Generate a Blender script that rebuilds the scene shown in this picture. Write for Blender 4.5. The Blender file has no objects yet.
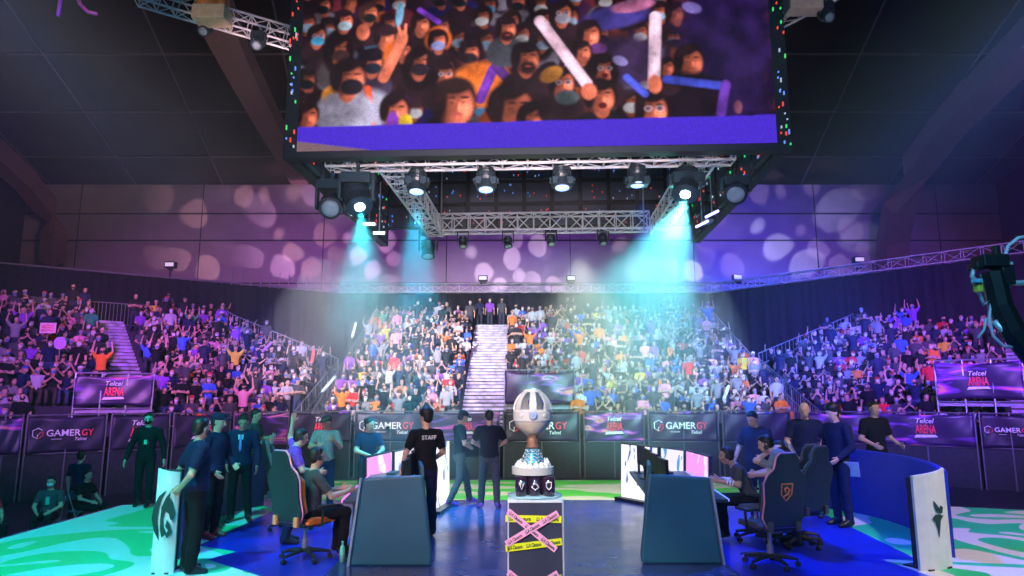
import bpy, bmesh, math, random
import numpy as np
from mathutils import Vector, Matrix
random.seed(11); np.random.seed(11)
SC = bpy.context.scene
COL = SC.collection
PI = math.pi
R = math.radians
V = lambda *a: np.array(a, float)

# ------------------------------------------------------------------ camera
F_PX, PITCH, CAM_Z = 683.0, math.atan(109/683.0), 2.04
cam = bpy.data.cameras.new('camera'); camo = bpy.data.objects.new('camera', cam); COL.objects.link(camo)
cam.sensor_width = 36; cam.lens = F_PX/1024*36; cam.clip_start = .05; cam.clip_end = 300
camo.location = (0, 0, CAM_Z); camo.rotation_euler = (PI/2+PITCH, 0, 0)
SC.cycles.caustics_reflective = False
SC.camera = camo
SC.view_settings.view_transform = 'Standard'; SC.view_settings.look = 'None'
SC.view_settings.gamma = 1; SC.view_settings.use_curve_mapping = False
SC.view_settings.exposure = 0.0

def ray(px, py):
    v = 288-py; c, s = math.cos(PITCH), math.sin(PITCH)
    return V(px-512, F_PX*c-v*s, F_PX*s+v*c)
def P(px, py, Y):                       # point at depth Y seen at a pixel
    d = ray(px, py); return V(d[0]/d[1]*Y, Y, CAM_Z+d[2]/d[1]*Y)
def G(px, py, z=0.0):                   # point at height z seen at a pixel
    d = ray(px, py); t = (z-CAM_Z)/d[2]; return V(d[0]*t, d[1]*t, z)

# ------------------------------------------------------------------ world
w = bpy.data.worlds.new('world'); SC.world = w; w.use_nodes = True
w.node_tree.nodes['Background'].inputs[0].default_value = (.10, .07, .16, 1)
w.node_tree.nodes['Background'].inputs[1].default_value = .10

# thin theatrical haze in the whole hall
HAZE = .0013
vsn = w.node_tree.nodes.new('ShaderNodeVolumeScatter'); vsn.inputs['Density'].default_value = HAZE; vsn.inputs['Anisotropy'].default_value = .2; vsn.inputs['Color'].default_value = (.85, .93, 1, 1)
w.node_tree.links.new(vsn.outputs[0], w.node_tree.nodes['World Output'].inputs['Volume'])

# ------------------------------------------------------------------ lights
def aim(o, loc, tgt):
    o.location = Vector(loc); o.rotation_euler = (Vector(tgt)-Vector(loc)).to_track_quat('-Z', 'Y').to_euler()
def spot(name, loc, tgt, col, power, ang, blend=.4, rad=.12, gobo=None):
    l = bpy.data.lights.new(name, 'SPOT'); l.energy = power; l.color = col; l.spot_size = R(ang); l.spot_blend = blend; l.shadow_soft_size = rad
    o = bpy.data.objects.new(name, l); COL.objects.link(o); aim(o, loc, tgt)
    if gobo:                              # a gobo plate in the lamp: bright oval breakups over a dimmer wash
        l.use_nodes = True; nt = l.node_tree; N = nt.nodes; L = nt.links
        em = N['Emission']
        tc = N.new('ShaderNodeTexCoord'); sx = N.new('ShaderNodeSeparateXYZ'); L.new(tc.outputs['Normal'], sx.inputs[0])
        dx = N.new('ShaderNodeMath'); dx.operation = 'DIVIDE'; L.new(sx.outputs[0], dx.inputs[0]); L.new(sx.outputs[2], dx.inputs[1])
        dy = N.new('ShaderNodeMath'); dy.operation = 'DIVIDE'; L.new(sx.outputs[1], dy.inputs[0]); L.new(sx.outputs[2], dy.inputs[1])
        cb = N.new('ShaderNodeCombineXYZ'); L.new(dx.outputs[0], cb.inputs[0]); L.new(dy.outputs[0], cb.inputs[1])
        vo = N.new('ShaderNodeTexVoronoi'); vo.inputs['Scale'].default_value = gobo[0]; vo.inputs['Randomness'].default_value = 1.0
        nz = N.new('ShaderNodeTexNoise'); nz.inputs['Scale'].default_value = gobo[0]*.7
        mx = N.new('ShaderNodeVectorMath'); mx.operation = 'MULTIPLY_ADD'; mx.inputs[1].default_value = (.16, .16, 0)
        L.new(cb.outputs[0], nz.inputs['Vector']); L.new(nz.outputs['Color'], mx.inputs[0]); L.new(cb.outputs[0], mx.inputs[2])
        L.new(mx.outputs[0], vo.inputs['Vector'])
        rp = N.new('ShaderNodeValToRGB'); L.new(vo.outputs['Distance'], rp.inputs[0])
        rp.color_ramp.elements[0].position = gobo[1]; rp.color_ramp.elements[1].position = gobo[1]+.07
        b = gobo[2]
        rp.color_ramp.elements[0].color = (1, 1, 1, 1); rp.color_ramp.elements[1].color = (b[0], b[1], b[2], 1)
        L.new(rp.outputs[0], em.inputs['Color'])
    return o
def area(name, loc, tgt, col, power, sx, sy, spread=180):
    l = bpy.data.lights.new(name, 'AREA'); l.shape = 'RECTANGLE'; l.size = sx; l.size_y = sy; l.spread = R(spread); l.energy = power; l.color = col
    o = bpy.data.objects.new(name, l); COL.objects.link(o); aim(o, loc, tgt); return o

# beams in the haze, from the two big moving heads
spot('beam_lamp_left', P(361, 213, 10.7), (-7.2, 34, 2.6), (.05, .80, .90), 14000, 19, .8, .06)
spot('beam_lamp_right', P(685, 201, 10.7), (4.6, 33, 2.2), (.14, .82, .86), 25000, 29, .6, .06)
# washes over the stands: area lights added out of view, without fixtures
area('wash_left_stand', (-9, 5, 9), (-14.5, 29, 4.6), (.26, .05, 1.0), 520, 2, .4, 42)
area('wash_left_warm', (-7, 3, 9), (-13.0, 29, 4.4), (1.0, .32, .42), 260, 2, .4, 40)
area('wash_centre_left', (-9, 4, 9), (-4.5, 34, 4.4), (.90, .84, 1.0), 820, 2, .4, 28)
area('wash_centre_right', (9, 4, 9), (6, 34, 4.4), (.55, .85, 1.0), 700, 2, .4, 28)
area('wash_right_stand', (9, 5, 9), (15, 30, 4.6), (.06, .08, 1.0), 1100, 2, .4, 42)
area('wash_right_warm', (8, 3, 9), (17, 29, 4.6), (1.0, .16, .40), 260, 2, .4, 40)
area('stairs_wash', (0, 18.6, 6.6), (-1.2, 33, 2.5), (.70, .50, 1.0), 70, .6, .3, 30)
spot('drape_blue', (8.4, 8, 8.5), (14.5, 38.5, 5.2), (.0, .16, 1.0), 70000, 25, .9, .3)
spot('drape_blue_left', (-8, 8, 8.5), (-11.5, 39, 5.0), (.0, .22, 1.0), 30000, 18, .9, .3)
spot('pit_teal', (-6.0, 6, 9), (-11.0, 17.5, -.5), (.10, .45, 1.0), 1500, 34, .8, .3)
spot('pit_teal_right', (7.0, 6, 9), (13.5, 19, -.5), (.05, .35, 1.0), 2200, 34, .8, .3)
spot('veil_left', P(417, 199, 11.25), (-1.7, 12.4, 0), (.02, .62, .85), 4500, 38, .8, .08)
spot('veil_right', P(637, 195, 11.25), (3.6, 11.8, 0), (.01, .14, 1.0), 2200, 40, .8, .08)
# gobo projections on the far wall, from the small lamps standing along the drape truss
spot('gobo_left', (-17.0, 36.4, 9.3), (-17.5, 46, 12.4), (1.0, .55, .60), 2600, 88, .9, .02, (4.6, .36, (.08, .03, .035)))
spot('gobo_left_inner', (-11.5, 39.6, 9.3), (-12.5, 46, 12.4), (.80, .42, .95), 3200, 98, .8, .02, (3.6, .36, (.10, .02, .18)))
spot('gobo_centre', (-1.8, 40.4, 9.4), (-4, 46, 11.6), (.70, .55, 1.0), 2600, 125, .6, .02, (2.6, .36, (.17, .06, .32)))
spot('gobo_centre_inner', (3.6, 40.4, 9.4), (6, 46, 11.6), (.70, .55, 1.0), 2600, 125, .6, .02, (2.7, .36, (.16, .06, .32)))
spot('gobo_right', (13.2, 39.6, 9.4), (15.5, 46, 12.8), (.34, .40, 1.0), 6500, 105, .8, .02, (3.2, .36, (.03, .02, .36)))
spot('gobo_right_outer', (18.3, 36.0, 9.6), (18.5, 46, 12.6), (.50, .40, .9), 2600, 80, .9, .02, (4.6, .36, (.05, .015, .14)))
spot('wall_warm', (-14, 22, 8.6), (-30, 46, 10.0), (1.0, .50, .35), 2200, 50, .8, .3)
# stage
spot('deck_teal', (-6.0, 4, 9), (-6.2, 10.0, 0), (.0, .74, .74), 6800, 52, .5, .2)
spot('deck_white', (9.0, 4, 9), (8.2, 10.2, 0), (1.0, .76, .72), 3300, 50, .4, .2)
spot('deck_blue_left', (-2.0, 11.5, 5.6), (-2.6, 8.6, 0), (.05, .25, 1.0), 900, 55, .5, .2)
spot('deck_blue_right', (4.2, 11.0, 5.6), (4.0, 8.8, .5), (.03, .10, 1.0), 2000, 56, .5, .2)
spot('wall_blue', (3.2, 5.0, 6.2), (6.4, 11.3, .8), (.0, .03, 1.0), 3200, 24, .6, .2)
spot('deck_centre', (0.6, 16.0, 5.6), (0.3, 10.5, 0), (.05, .30, 1.0), 1200, 70, .5, .2)
area('stage_front_wash', (0, -2, 7.5), (0, 9, 1), (.08, .56, 1.0), 620, 9, 2.5)
area('stage_warm', (-3.5, -1, 5), (-.5, 9.5, 1.4), (1.0, .55, .42), 90, 3, 1, 50)
area('roof_wash', (-17, 22, 6), (-20, 34, 19), (1.0, .42, .38), 35, 8, 4)
area('roof_wash_right', (21, 20, 6), (17, 30, 19), (1.0, .08, .16), 60, 8, 4)
area('truss_fill', (0, 4, 4.2), (0, 11, 6.3), (1.0, .80, .85), 160, 4, .4, 60)  # fill added to brighten the front truss, no lamp hangs here
spot('podium_front', (-1.5, 0.5, 6.5), (0.28, 6.2, 1.3), (1.0, .97, .90), 1700, 17, .5, .2)

# ------------------------------------------------------------------ materials
MATS = {}
def mat(name, col, rough=.6, metal=0.0, noise=.12, nscale=8, emit=None, estr=1.0, bump=0, coat=0, alpha=None):
    if name in MATS: return MATS[name]
    m = bpy.data.materials.new(name); m.use_nodes = True; nt = m.node_tree; N = nt.nodes; L = nt.links
    b = N['Principled BSDF']; b.inputs['Roughness'].default_value = rough; b.inputs['Metallic'].default_value = metal
    b.inputs['Coat Weight'].default_value = coat
    if rough > .75: b.inputs['Specular IOR Level'].default_value = .15
    tc = N.new('ShaderNodeTexCoord'); nz = N.new('ShaderNodeTexNoise'); nz.inputs['Scale'].default_value = nscale; nz.inputs['Detail'].default_value = 3
    L.new(tc.outputs['Object'], nz.inputs['Vector'])
    rp = N.new('ShaderNodeValToRGB'); L.new(nz.outputs['Fac'], rp.inputs[0])
    rp.color_ramp.elements[0].position = .3; rp.color_ramp.elements[1].position = .7
    a = [max(0, c*(1-noise)) for c in col[:3]]; c2 = [min(1, c*(1+noise)) for c in col[:3]]
    rp.color_ramp.elements[0].color = (*a, 1); rp.color_ramp.elements[1].color = (*c2, 1)
    L.new(rp.outputs[0], b.inputs['Base Color'])
    if emit:
        b.inputs['Emission Color'].default_value = (*emit, 1); b.inputs['Emission Strength'].default_value = estr
    if bump:
        bp = N.new('ShaderNodeBump'); bp.inputs['Strength'].default_value = bump; L.new(nz.outputs['Fac'], bp.inputs['Height']); L.new(bp.outputs[0], b.inputs['Normal'])
    MATS[name] = m; return m
black = lambda: mat('matt_black', (.018, .018, .022), .55)
alu = lambda: mat('aluminium_truss', (.74, .72, .76), .4, .35)
steel = lambda: mat('galvanised_steel', (.42, .42, .48), .4, .7)

def objcolor_mat(name, rough=.8):
    m = bpy.data.materials.new(name); m.use_nodes = True; nt = m.node_tree; b = nt.nodes['Principled BSDF']; b.inputs['Specular IOR Level'].default_value = .15
    oi = nt.nodes.new('ShaderNodeObjectInfo'); b.inputs['Roughness'].default_value = rough
    nz = nt.nodes.new('ShaderNodeTexNoise'); nz.inputs['Scale'].default_value = 14
    mp = nt.nodes.new('ShaderNodeMapRange'); mp.inputs['To Min'].default_value = .75; mp.inputs['To Max'].default_value = 1.2
    nt.links.new(nz.outputs['Fac'], mp.inputs['Value'])
    mx = nt.nodes.new('ShaderNodeVectorMath'); mx.operation = 'SCALE'
    nt.links.new(oi.outputs['Color'], mx.inputs[0]); nt.links.new(mp.outputs[0], mx.inputs['Scale']); nt.links.new(mx.outputs[0], b.inputs['Base Color'])
    return m
def random_mat(name, cols, rough=.7):
    m = bpy.data.materials.new(name); m.use_nodes = True; nt = m.node_tree; b = nt.nodes['Principled BSDF']
    oi = nt.nodes.new('ShaderNodeObjectInfo'); rp = nt.nodes.new('ShaderNodeValToRGB'); rp.color_ramp.interpolation = 'CONSTANT'
    nt.links.new(oi.outputs['Random'], rp.inputs[0]); nt.links.new(rp.outputs[0], b.inputs['Base Color']); b.inputs['Roughness'].default_value = rough
    e = rp.color_ramp.elements
    while len(e) < len(cols): e.new(.5)
    for i, c in enumerate(cols): e[i].position = i/len(cols); e[i].color = (*c, 1)
    return m

# ------------------------------------------------------------------ mesh helpers
class MB:
    def __init__(s): s.v = []; s.f = []; s.m = []
    def add(s, vs, fs, mi=0):
        o = len(s.v); s.v += [tuple(map(float, p)) for p in vs]; s.f += [tuple(i+o for i in f) for f in fs]; s.m += [mi]*len(fs); return s
    def box(s, c, size, rz=0, mi=0, M=None):
        hx, hy, hz = size[0]/2, size[1]/2, size[2]/2
        vs = [V(x, y, z) for z in (-hz, hz) for x, y in ((-hx, -hy), (hx, -hy), (hx, hy), (-hx, hy))]
        if M is None:
            ca, sa = math.cos(rz), math.sin(rz); M = np.array([[ca, -sa, 0], [sa, ca, 0], [0, 0, 1]])
        vs = [M@p+np.array(c, float) for p in vs]
        return s.add(vs, [(3, 2, 1, 0), (4, 5, 6, 7), (0, 1, 5, 4), (1, 2, 6, 5), (2, 3, 7, 6), (3, 0, 4, 7)], mi)
    def tube(s, pts, r, n=8, mi=0, cap=True):
        pts = [np.array(p, float) for p in pts]; k = len(pts)
        rs = r if hasattr(r, '__len__') else [r]*k
        base = len(s.v); up = None
        for i, p in enumerate(pts):
            d = pts[min(i+1, k-1)]-pts[max(i-1, 0)]; d = d/(np.linalg.norm(d)+1e-9)
            if up is None: up = np.cross(d, V(0, 0, 1) if abs(d[2]) < .9 else V(1, 0, 0))
            a = up-d*up.dot(d); a /= np.linalg.norm(a)+1e-9; up = a; b = np.cross(d, a)
            for q in range(n):
                t = 2*PI*q/n; s.v.append(tuple(p+rs[i]*(math.cos(t)*a+math.sin(t)*b)))
        for i in range(k-1):
            for q in range(n):
                q2 = (q+1) % n; s.f.append((base+i*n+q, base+i*n+q2, base+(i+1)*n+q2, base+(i+1)*n+q)); s.m.append(mi)
        if cap:
            s.f.append(tuple(base+q for q in range(n))[::-1]); s.m.append(mi)
            s.f.append(tuple(base+(k-1)*n+q for q in range(n))); s.m.append(mi)
        return s
    def lathe(s, prof, c=(0, 0, 0), n=24, mi=0, M=None):
        base = len(s.v); k = len(prof)
        for r, z in prof:
            for q in range(n):
                t = 2*PI*q/n; p = V(max(r, 1e-4)*math.cos(t), max(r, 1e-4)*math.sin(t), z)
                if M is not None: p = M@p
                s.v.append(tuple(p+np.array(c, float)))
        for i in range(k-1):
            for q in range(n):
                q2 = (q+1) % n; s.f.append((base+i*n+q, base+i*n+q2, base+(i+1)*n+q2, base+(i+1)*n+q)); s.m.append(mi)
        s.f.append(tuple(base+q for q in range(n))[::-1]); s.m.append(mi)
        s.f.append(tuple(base+(k-1)*n+q for q in range(n))); s.m.append(mi)
        return s
    def prism(s, poly, z0, z1, mi=0, M=None, o=(0, 0, 0)):
        n = len(poly); vs = [V(x, y, z0) for x, y in poly]+[V(x, y, z1) for x, y in poly]
        if M is not None: vs = [M@p for p in vs]
        vs = [p+np.array(o, float) for p in vs]
        fs = [tuple(range(n))[::-1], tuple(range(n, 2*n))]+[(i, (i+1) % n, n+(i+1) % n, n+i) for i in range(n)]
        return s.add(vs, fs, mi)
    def build(s, name, mats, parent=None, smooth=False, bevel=0, loc=None):
        me = bpy.data.meshes.new(name); me.from_pydata(s.v, [], s.f)
        for m in (mats if isinstance(mats, (list, tuple)) else [mats]): me.materials.append(m)
        me.polygons.foreach_set('material_index', s.m); 
        if smooth: me.polygons.foreach_set('use_smooth', [True]*len(s.f))
        me.update()
        bm = bmesh.new(); bm.from_mesh(me); bmesh.ops.recalc_face_normals(bm, faces=bm.faces); bm.to_mesh(me); bm.free()
        return link(name, me, parent, bevel, loc)
def link(name, me, parent=None, bevel=0, loc=None):
    o = bpy.data.objects.new(name, me); COL.objects.link(o)
    if parent is not None: o.parent = parent
    if loc is not None: o.location = loc
    if bevel:
        b = o.modifiers.new('b', 'BEVEL'); b.width = bevel; b.segments = 2; b.limit_method = 'ANGLE'
    return o
def tag(o, label=None, cat=None, group=None, kind=None):
    if label: o['label'] = label
    if cat: o['category'] = cat
    if group: o['group'] = group
    if kind: o['kind'] = kind
    return o
def thing(name, label, cat, loc=(0, 0, 0), rz=0, group=None):
    o = bpy.data.objects.new(name, None); COL.objects.link(o); o.location = Vector(tuple(map(float, loc))); o.rotation_euler = (0, 0, rz); o.empty_display_size = .1
    return tag(o, label, cat, group)
def struct(o): o['kind'] = 'structure'; return o
def rz3(a): c, s = math.cos(a), math.sin(a); return np.array([[c, -s, 0], [s, c, 0], [0, 0, 1]])
def basis(ex, ey, ez): return np.array([ex, ey, ez], float).T

TXT = {}
def text_mesh(s, shear=0, bold=.012):
    key = (s, shear, bold)
    if key not in TXT:
        cu = bpy.data.curves.new('t', 'FONT'); cu.body = s; cu.size = 1; cu.shear = shear; cu.offset = bold; cu.extrude = .02; cu.resolution_u = 3
        o = bpy.data.objects.new('t', cu); COL.objects.link(o)
        dg = bpy.context.evaluated_depsgraph_get(); me = bpy.data.meshes.new_from_object(o.evaluated_get(dg))
        vs = np.array([v.co[:] for v in me.vertices]); fs = [tuple(p.vertices) for p in me.polygons]
        bpy.data.objects.remove(o); bpy.data.curves.remove(cu); bpy.data.meshes.remove(me)
        mn, mx = vs.min(0), vs.max(0); vs = vs-V((mn[0]+mx[0])/2, (mn[1]+mx[1])/2, 0)
        TXT[key] = (vs, fs, mx[0]-mn[0], mx[1]-mn[1])
    return TXT[key]
def put_text(mb, s, c, ex, ey, width=None, height=None, depth=.004, mi=0, shear=0, bold=.012):
    vs, fs, W, H = text_mesh(s, shear, bold)
    sx = width/W if width else height/H; sy = height/H if height else sx
    ex = np.array(ex, float); ey = np.array(ey, float); ez = np.cross(ex, ey); c = np.array(c, float)
    mb.add([c+ex*v[0]*sx+ey*v[1]*sy+ez*v[2]/.02*depth for v in vs], fs, mi)

def truss(mb, a, b, s=.3, r=.022, step=None, up=V(0, 0, 1)):
    a = np.array(a, float); b = np.array(b, float); d = b-a; L = np.linalg.norm(d); d = d/L
    sd = np.cross(d, up); sd /= np.linalg.norm(sd); u = np.cross(sd, d)
    cs = [(-1, -1), (1, -1), (1, 1), (-1, 1)]; cor = [sd*x*s/2+u*y*s/2 for x, y in cs]
    for c in cor: mb.tube([a+c, b+c], r, 6)
    n = max(2, int(round(L/(step or s*1.1))))
    for i in range(n+1):
        p = a+d*L*i/n
        for k in range(4):
            mb.tube([p+cor[k], p+cor[(k+1) % 4]], r*.55, 4, cap=False)
            if i < n:
                q = a+d*L*(i+1)/n
                x, y = (cor[k], cor[(k+1) % 4]) if i % 2 else (cor[(k+1) % 4], cor[k])
                mb.tube([p+x, q+y], r*.55, 4, cap=False)
    return mb

# ------------------------------------------------------------------ signed-distance figures
def rcone(p, a, b, ra, rb):
    ba = b-a; l2 = ba.dot(ba)+1e-12
    t = np.clip(((p-a)@ba)/l2, 0, 1)
    return np.linalg.norm(p-(a+t[..., None]*ba), axis=-1)-(ra+(rb-ra)*t)
def elli(p, c, rad, M):
    q = (p-c)@M; k0 = np.linalg.norm(q/rad, axis=-1); k1 = np.linalg.norm(q/(rad*rad), axis=-1)+1e-9
    return k0*(k0-1)/k1
class Fig:
    def __init__(s): s.p = []
    def cap(s, a, b, ra, rb, lab, k=.02): s.p.append(('c', np.array(a, float), np.array(b, float), ra, rb, lab, k)); return s
    def ell(s, c, rad, lab, M=None, k=.02): s.p.append(('e', np.array(c, float), np.array(rad, float), np.eye(3) if M is None else M, None, lab, k)); return s
    def mesh(s, h, scale=1.0):
        lo = np.full(3, 1e9); hi = -lo; bb = []
        for q in s.p:
            if q[0] == 'c': a = np.minimum(q[1]-q[3], q[2]-q[4]); b = np.maximum(q[1]+q[3], q[2]+q[4])
            else: rr = q[2].max(); a = q[1]-rr; b = q[1]+rr
            bb.append((a, b)); lo = np.minimum(lo, a); hi = np.maximum(hi, b)
        lo = lo-3*h; n = np.ceil((hi+3*h-lo)/h).astype(int)+1
        D = np.full(n, .5); DR = np.full(n, .5); LB = np.zeros(n, np.int8)
        ax = [lo[i]+h*np.arange(n[i]) for i in range(3)]
        for q, (a, b) in zip(s.p, bb):
            m = max(.05, 3*h); i0 = np.clip(((a-m-lo)/h).astype(int), 0, n-1); i1 = np.clip(((b+m-lo)/h).astype(int)+2, 1, n)
            sl = tuple(slice(i0[i], i1[i]) for i in range(3))
            pt = np.stack(np.meshgrid(*[ax[i][sl[i]] for i in range(3)], indexing='ij'), -1)
            d = rcone(pt, q[1], q[2], q[3], q[4]) if q[0] == 'c' else elli(pt, q[1], q[2], q[3])
            k = q[6]; o = D[sl]; hh = np.maximum(k-np.abs(o-d), 0)/k
            D[sl] = np.minimum(o, d)-hh*hh*k*.25
            m = d < DR[sl]; DR[sl][m] = d[m]; LB[sl][m] = q[5]
        return surfnets(D, LB, lo, h, scale)
def surfnets(D, LB, lo, h, scale):
    ins = D < 0; n = np.array(D.shape)
    c = [ins[dx:n[0]-1+dx, dy:n[1]-1+dy, dz:n[2]-1+dz] for dx in (0, 1) for dy in (0, 1) for dz in (0, 1)]
    s = sum(x.astype(np.int8) for x in c); act = (s > 0) & (s < 8)
    I = np.argwhere(act); idx = -np.ones(act.shape, int); idx[act] = np.arange(len(I))
    acc = np.zeros((len(I), 3)); cnt = np.zeros(len(I))
    for axis in range(3):
        o1, o2 = [a for a in range(3) if a != axis]
        for u in (0, 1):
            for v in (0, 1):
                off = np.zeros(3, int); off[o1] = u; off[o2] = v; A = I+off; e = np.zeros(3, int); e[axis] = 1; B = A+e
                da = D[tuple(A.T)]; db = D[tuple(B.T)]; m = (da < 0) != (db < 0)
                t = da[m]/(da[m]-db[m]); acc[m] += A[m]+t[:, None]*e; cnt[m] += 1
    vs = (lo+h*acc/cnt[:, None])*scale
    fs = []
    for axis in range(3):
        o1, o2 = [(1, 2), (2, 0), (0, 1)][axis]
        e = np.zeros(3, int); e[axis] = 1
        A = ins[tuple(slice(0, n[i]-e[i]) for i in range(3))]; B = ins[tuple(slice(e[i], n[i]) for i in range(3))]
        E = np.argwhere(A != B); E = E[(E[:, o1] > 0) & (E[:, o2] > 0)]
        E = E[(E[:, o1] < n[o1]-1) & (E[:, o2] < n[o2]-1)]
        d1 = np.zeros(3, int); d1[o1] = 1; d2 = np.zeros(3, int); d2[o2] = 1
        q = np.stack([idx[tuple((E-d1-d2).T)], idx[tuple((E-d2).T)], idx[tuple(E.T)], idx[tuple((E-d1).T)]], 1)
        fl = ~A[tuple(E.T)]; q[fl] = q[fl][:, ::-1]; fs.append(q)
    fs = np.concatenate(fs); lab = LB[tuple(I.T)]
    # mode-ish label of a face: its first vertex
    return vs, fs, lab[fs[:, 0]]
def fig_mesh(name, vfl, mats, labmap=None):
    vs, fs, lab = vfl; me = bpy.data.meshes.new(name)
    me.vertices.add(len(vs)); me.vertices.foreach_set('co', vs.astype(np.float32).ravel())
    me.loops.add(len(fs)*4); me.loops.foreach_set('vertex_index', fs.astype(np.int32).ravel())
    me.polygons.add(len(fs)); me.polygons.foreach_set('loop_start', np.arange(len(fs), dtype=np.int32)*4)
    me.update(calc_edges=True)
    for m in mats: me.materials.append(m)
    me.polygons.foreach_set('material_index', np.array(lab, np.int32)); me.polygons.foreach_set('use_smooth', np.ones(len(fs), bool))
    me.update(); me.validate(); return me

SKIN, TOP, LEGS, SHOE, HAIR, MASK, CAPL = range(7)
# a pose is a dict of joints, figure faces -Y, its left side is +X
def stand_pose(**k):
    J = dict(pelvis=V(0, 0, .93), chest=V(0, -.005, 1.27), neck=V(0, .01, 1.47), head=V(0, -.02, 1.625), look=V(0, -1, 0),
             shL=V(.185, .01, 1.405), elL=V(.24, .03, 1.12), wrL=V(.25, -.04, .87), shR=V(-.185, .01, 1.405), elR=V(-.24, .03, 1.12), wrR=V(-.25, -.04, .87),
             hipL=V(.09, 0, .90), knL=V(.105, -.01, .49), anL=V(.11, .03, .085), hipR=V(-.09, 0, .90), knR=V(-.105, -.01, .49), anR=V(-.11, .03, .085),
             toeL=V(.13, -.13, .03), toeR=V(-.13, -.13, .03))
    J.update({a: np.array(b, float) for a, b in k.items()}); return J
def sit_pose(**k):                      # feet at the origin, seat behind
    J = dict(pelvis=V(0, .42, .55), chest=V(0, .40, .87), neck=V(0, .39, 1.07), head=V(0, .36, 1.225), look=V(0, -1, 0),
             shL=V(.185, .40, 1.0), elL=V(.25, .30, .74), wrL=V(.14, .10, .66), shR=V(-.185, .40, 1.0), elR=V(-.25, .30, .74), wrR=V(-.14, .10, .66),
             hipL=V(.09, .40, .53), knL=V(.13, -.01, .53), anL=V(.12, .02, .085), hipR=V(-.09, .40, .53), knR=V(-.13, -.01, .53), anR=V(-.12, .02, .085),
             toeL=V(.13, -.14, .03), toeR=V(-.13, -.14, .03))
    J.update({a: np.array(b, float) for a, b in k.items()}); return J
def nrm(v): return v/(np.linalg.norm(v)+1e-9)
def head_frame(J):
    f = nrm(J['look']); up0 = nrm(J['head']-J['neck']); s = nrm(np.cross(f, V(0, 0, 1))); u = np.cross(s, f)
    return s, f, u                       # side, forward, up
def body_fig(J, sleeve='short', bulk=1.0, hands=True, head=True, slim=1.0):
    F = Fig(); pe, ch, ne, he = J['pelvis'], J['chest'], J['neck'], J['head']
    up = nrm(ne-pe); sx = nrm(J['shL']-J['shR']); fw = nrm(np.cross(up, sx)); M = basis(sx, fw, nrm(np.cross(sx, fw)))
    hx = nrm(J['hipL']-J['hipR']); Mh = basis(hx, nrm(np.cross(up, hx)), up)
    b = bulk
    F.ell(ch+up*.02, V(.165*b, .118*b, .19), TOP, M, .05)
    F.ell((pe+ch)/2+up*.0, V(.145*b, .108*b, .20), TOP, M, .06)
    F.ell(pe+up*.03, V(.160*b, .118*b, .115), TOP, Mh, .05)
    F.ell(pe-up*.045, V(.158*slim, .118, .10), LEGS, Mh, .04)
    F.cap(J['shL']*.8+J['shR']*.2, J['shL']*.2+J['shR']*.8, .072*b, .072*b, TOP, .05)
    F.cap(ne-up*.03, ne+(he-ne)*.45, .058, .052, SKIN, .02)
    for S in 'LR':
        sh, el, wr = J['sh'+S], J['el'+S], J['wr'+S]
        if sleeve == 'short':
            m = sh+(el-sh)*.62
            F.cap(sh, el, .050, .040, SKIN, .02); F.cap(sh, m, .066*b, .058*b, TOP, .03); F.cap(el, wr, .040, .029, SKIN, .02)
        else:
            F.cap(sh, el, .066*b, .054*b, TOP, .03); F.cap(el, el+(wr-el)*.93, .052*b, .040*b, TOP, .02); F.cap(el, wr, .036, .028, SKIN, .01)
        hd = J.get('hd'+S); d = nrm(hd-wr) if hd is not None else nrm(wr-el)
        n = np.cross(d, sx if S == 'L' else -sx); n = nrm(n if np.linalg.norm(n) > .2 else np.cross(d, up)); t = nrm(np.cross(d, n))
        side = J.get('th'+S)
        if side is None: side = V(0, -1, 0) if abs(d[1]) < .8 else V(0, 0, 1)
        t = nrm(side-d*side.dot(d)); n = np.cross(t, d)
        if hands:
            F.ell(wr+d*.048, V(.050, .041, .019), SKIN, basis(d, t, n), .015)
            if (S == 'L') == (n.dot(sx) > 0): n = -n      # palm side: towards the body
            cu = J.get('curl', .5)
            for q, (o, L) in enumerate(((.030, .072), (.010, .080), (-.010, .074), (-.029, .058))):
                a = wr+d*.078+t*o; m = a+nrm(d+n*cu*.4)*L*.5; F.cap(a, m, .0105, .0098, SKIN, .006); F.cap(m, m+nrm(d+n*cu*1.3)*L*.5, .0095, .008, SKIN, .004)
            a = wr+d*.03+t*.030; m = a+nrm(d*.6+t*.8)*.035; F.cap(a, m, .0125, .011, SKIN, .008); F.cap(m, m+nrm(d+t*.2+n*.3)*.030, .0105, .009, SKIN, .004)
        else: F.cap(wr, wr+d*.13, .032, .022, SKIN, .01)
    for S in 'LR':
        hp, kn, an, toe = J['hip'+S], J['kn'+S], J['an'+S], J['toe'+S]
        F.cap(hp, kn, .094*slim, .068*slim, LEGS, .03); F.cap(kn, kn*.45+an*.55, .066*slim, .062*slim, LEGS, .03); F.cap(kn*.45+an*.55, an, .062*slim, .056*slim, LEGS, .03)
        h = an+V(0, 0, -.035)-nrm(toe-an)*.03; h[2] = max(h[2], an[2]-.045)
        F.cap(h, toe, .043, .036, SHOE, .02); F.cap(an, toe*.5+an*.5, .045, .040, SHOE, .02)
    if head:
        s, f, u = head_frame(J); H = basis(s, f, u)
        F.ell(he+u*.035-f*.005, V(.074, .093, .092), SKIN, H, .02); F.ell(he-u*.035+f*.018, V(.058, .068, .075), SKIN, H, .03)
        F.cap(he+f*.088+u*.015, he+f*.104-u*.018, .009, .0135, SKIN, .012)
        F.cap(he+f*.083+u*.042+s*.022, he+f*.083+u*.042-s*.022, .010, .010, SKIN, .012)
        F.cap(he+f*.083-u*.048+s*.014, he+f*.083-u*.048-s*.014, .008, .008, SKIN, .006)
        for q in (-1, 1): F.ell(he+s*.074*q-f*.005, V(.011, .020, .031), SKIN, H, .006)
    return F
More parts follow.
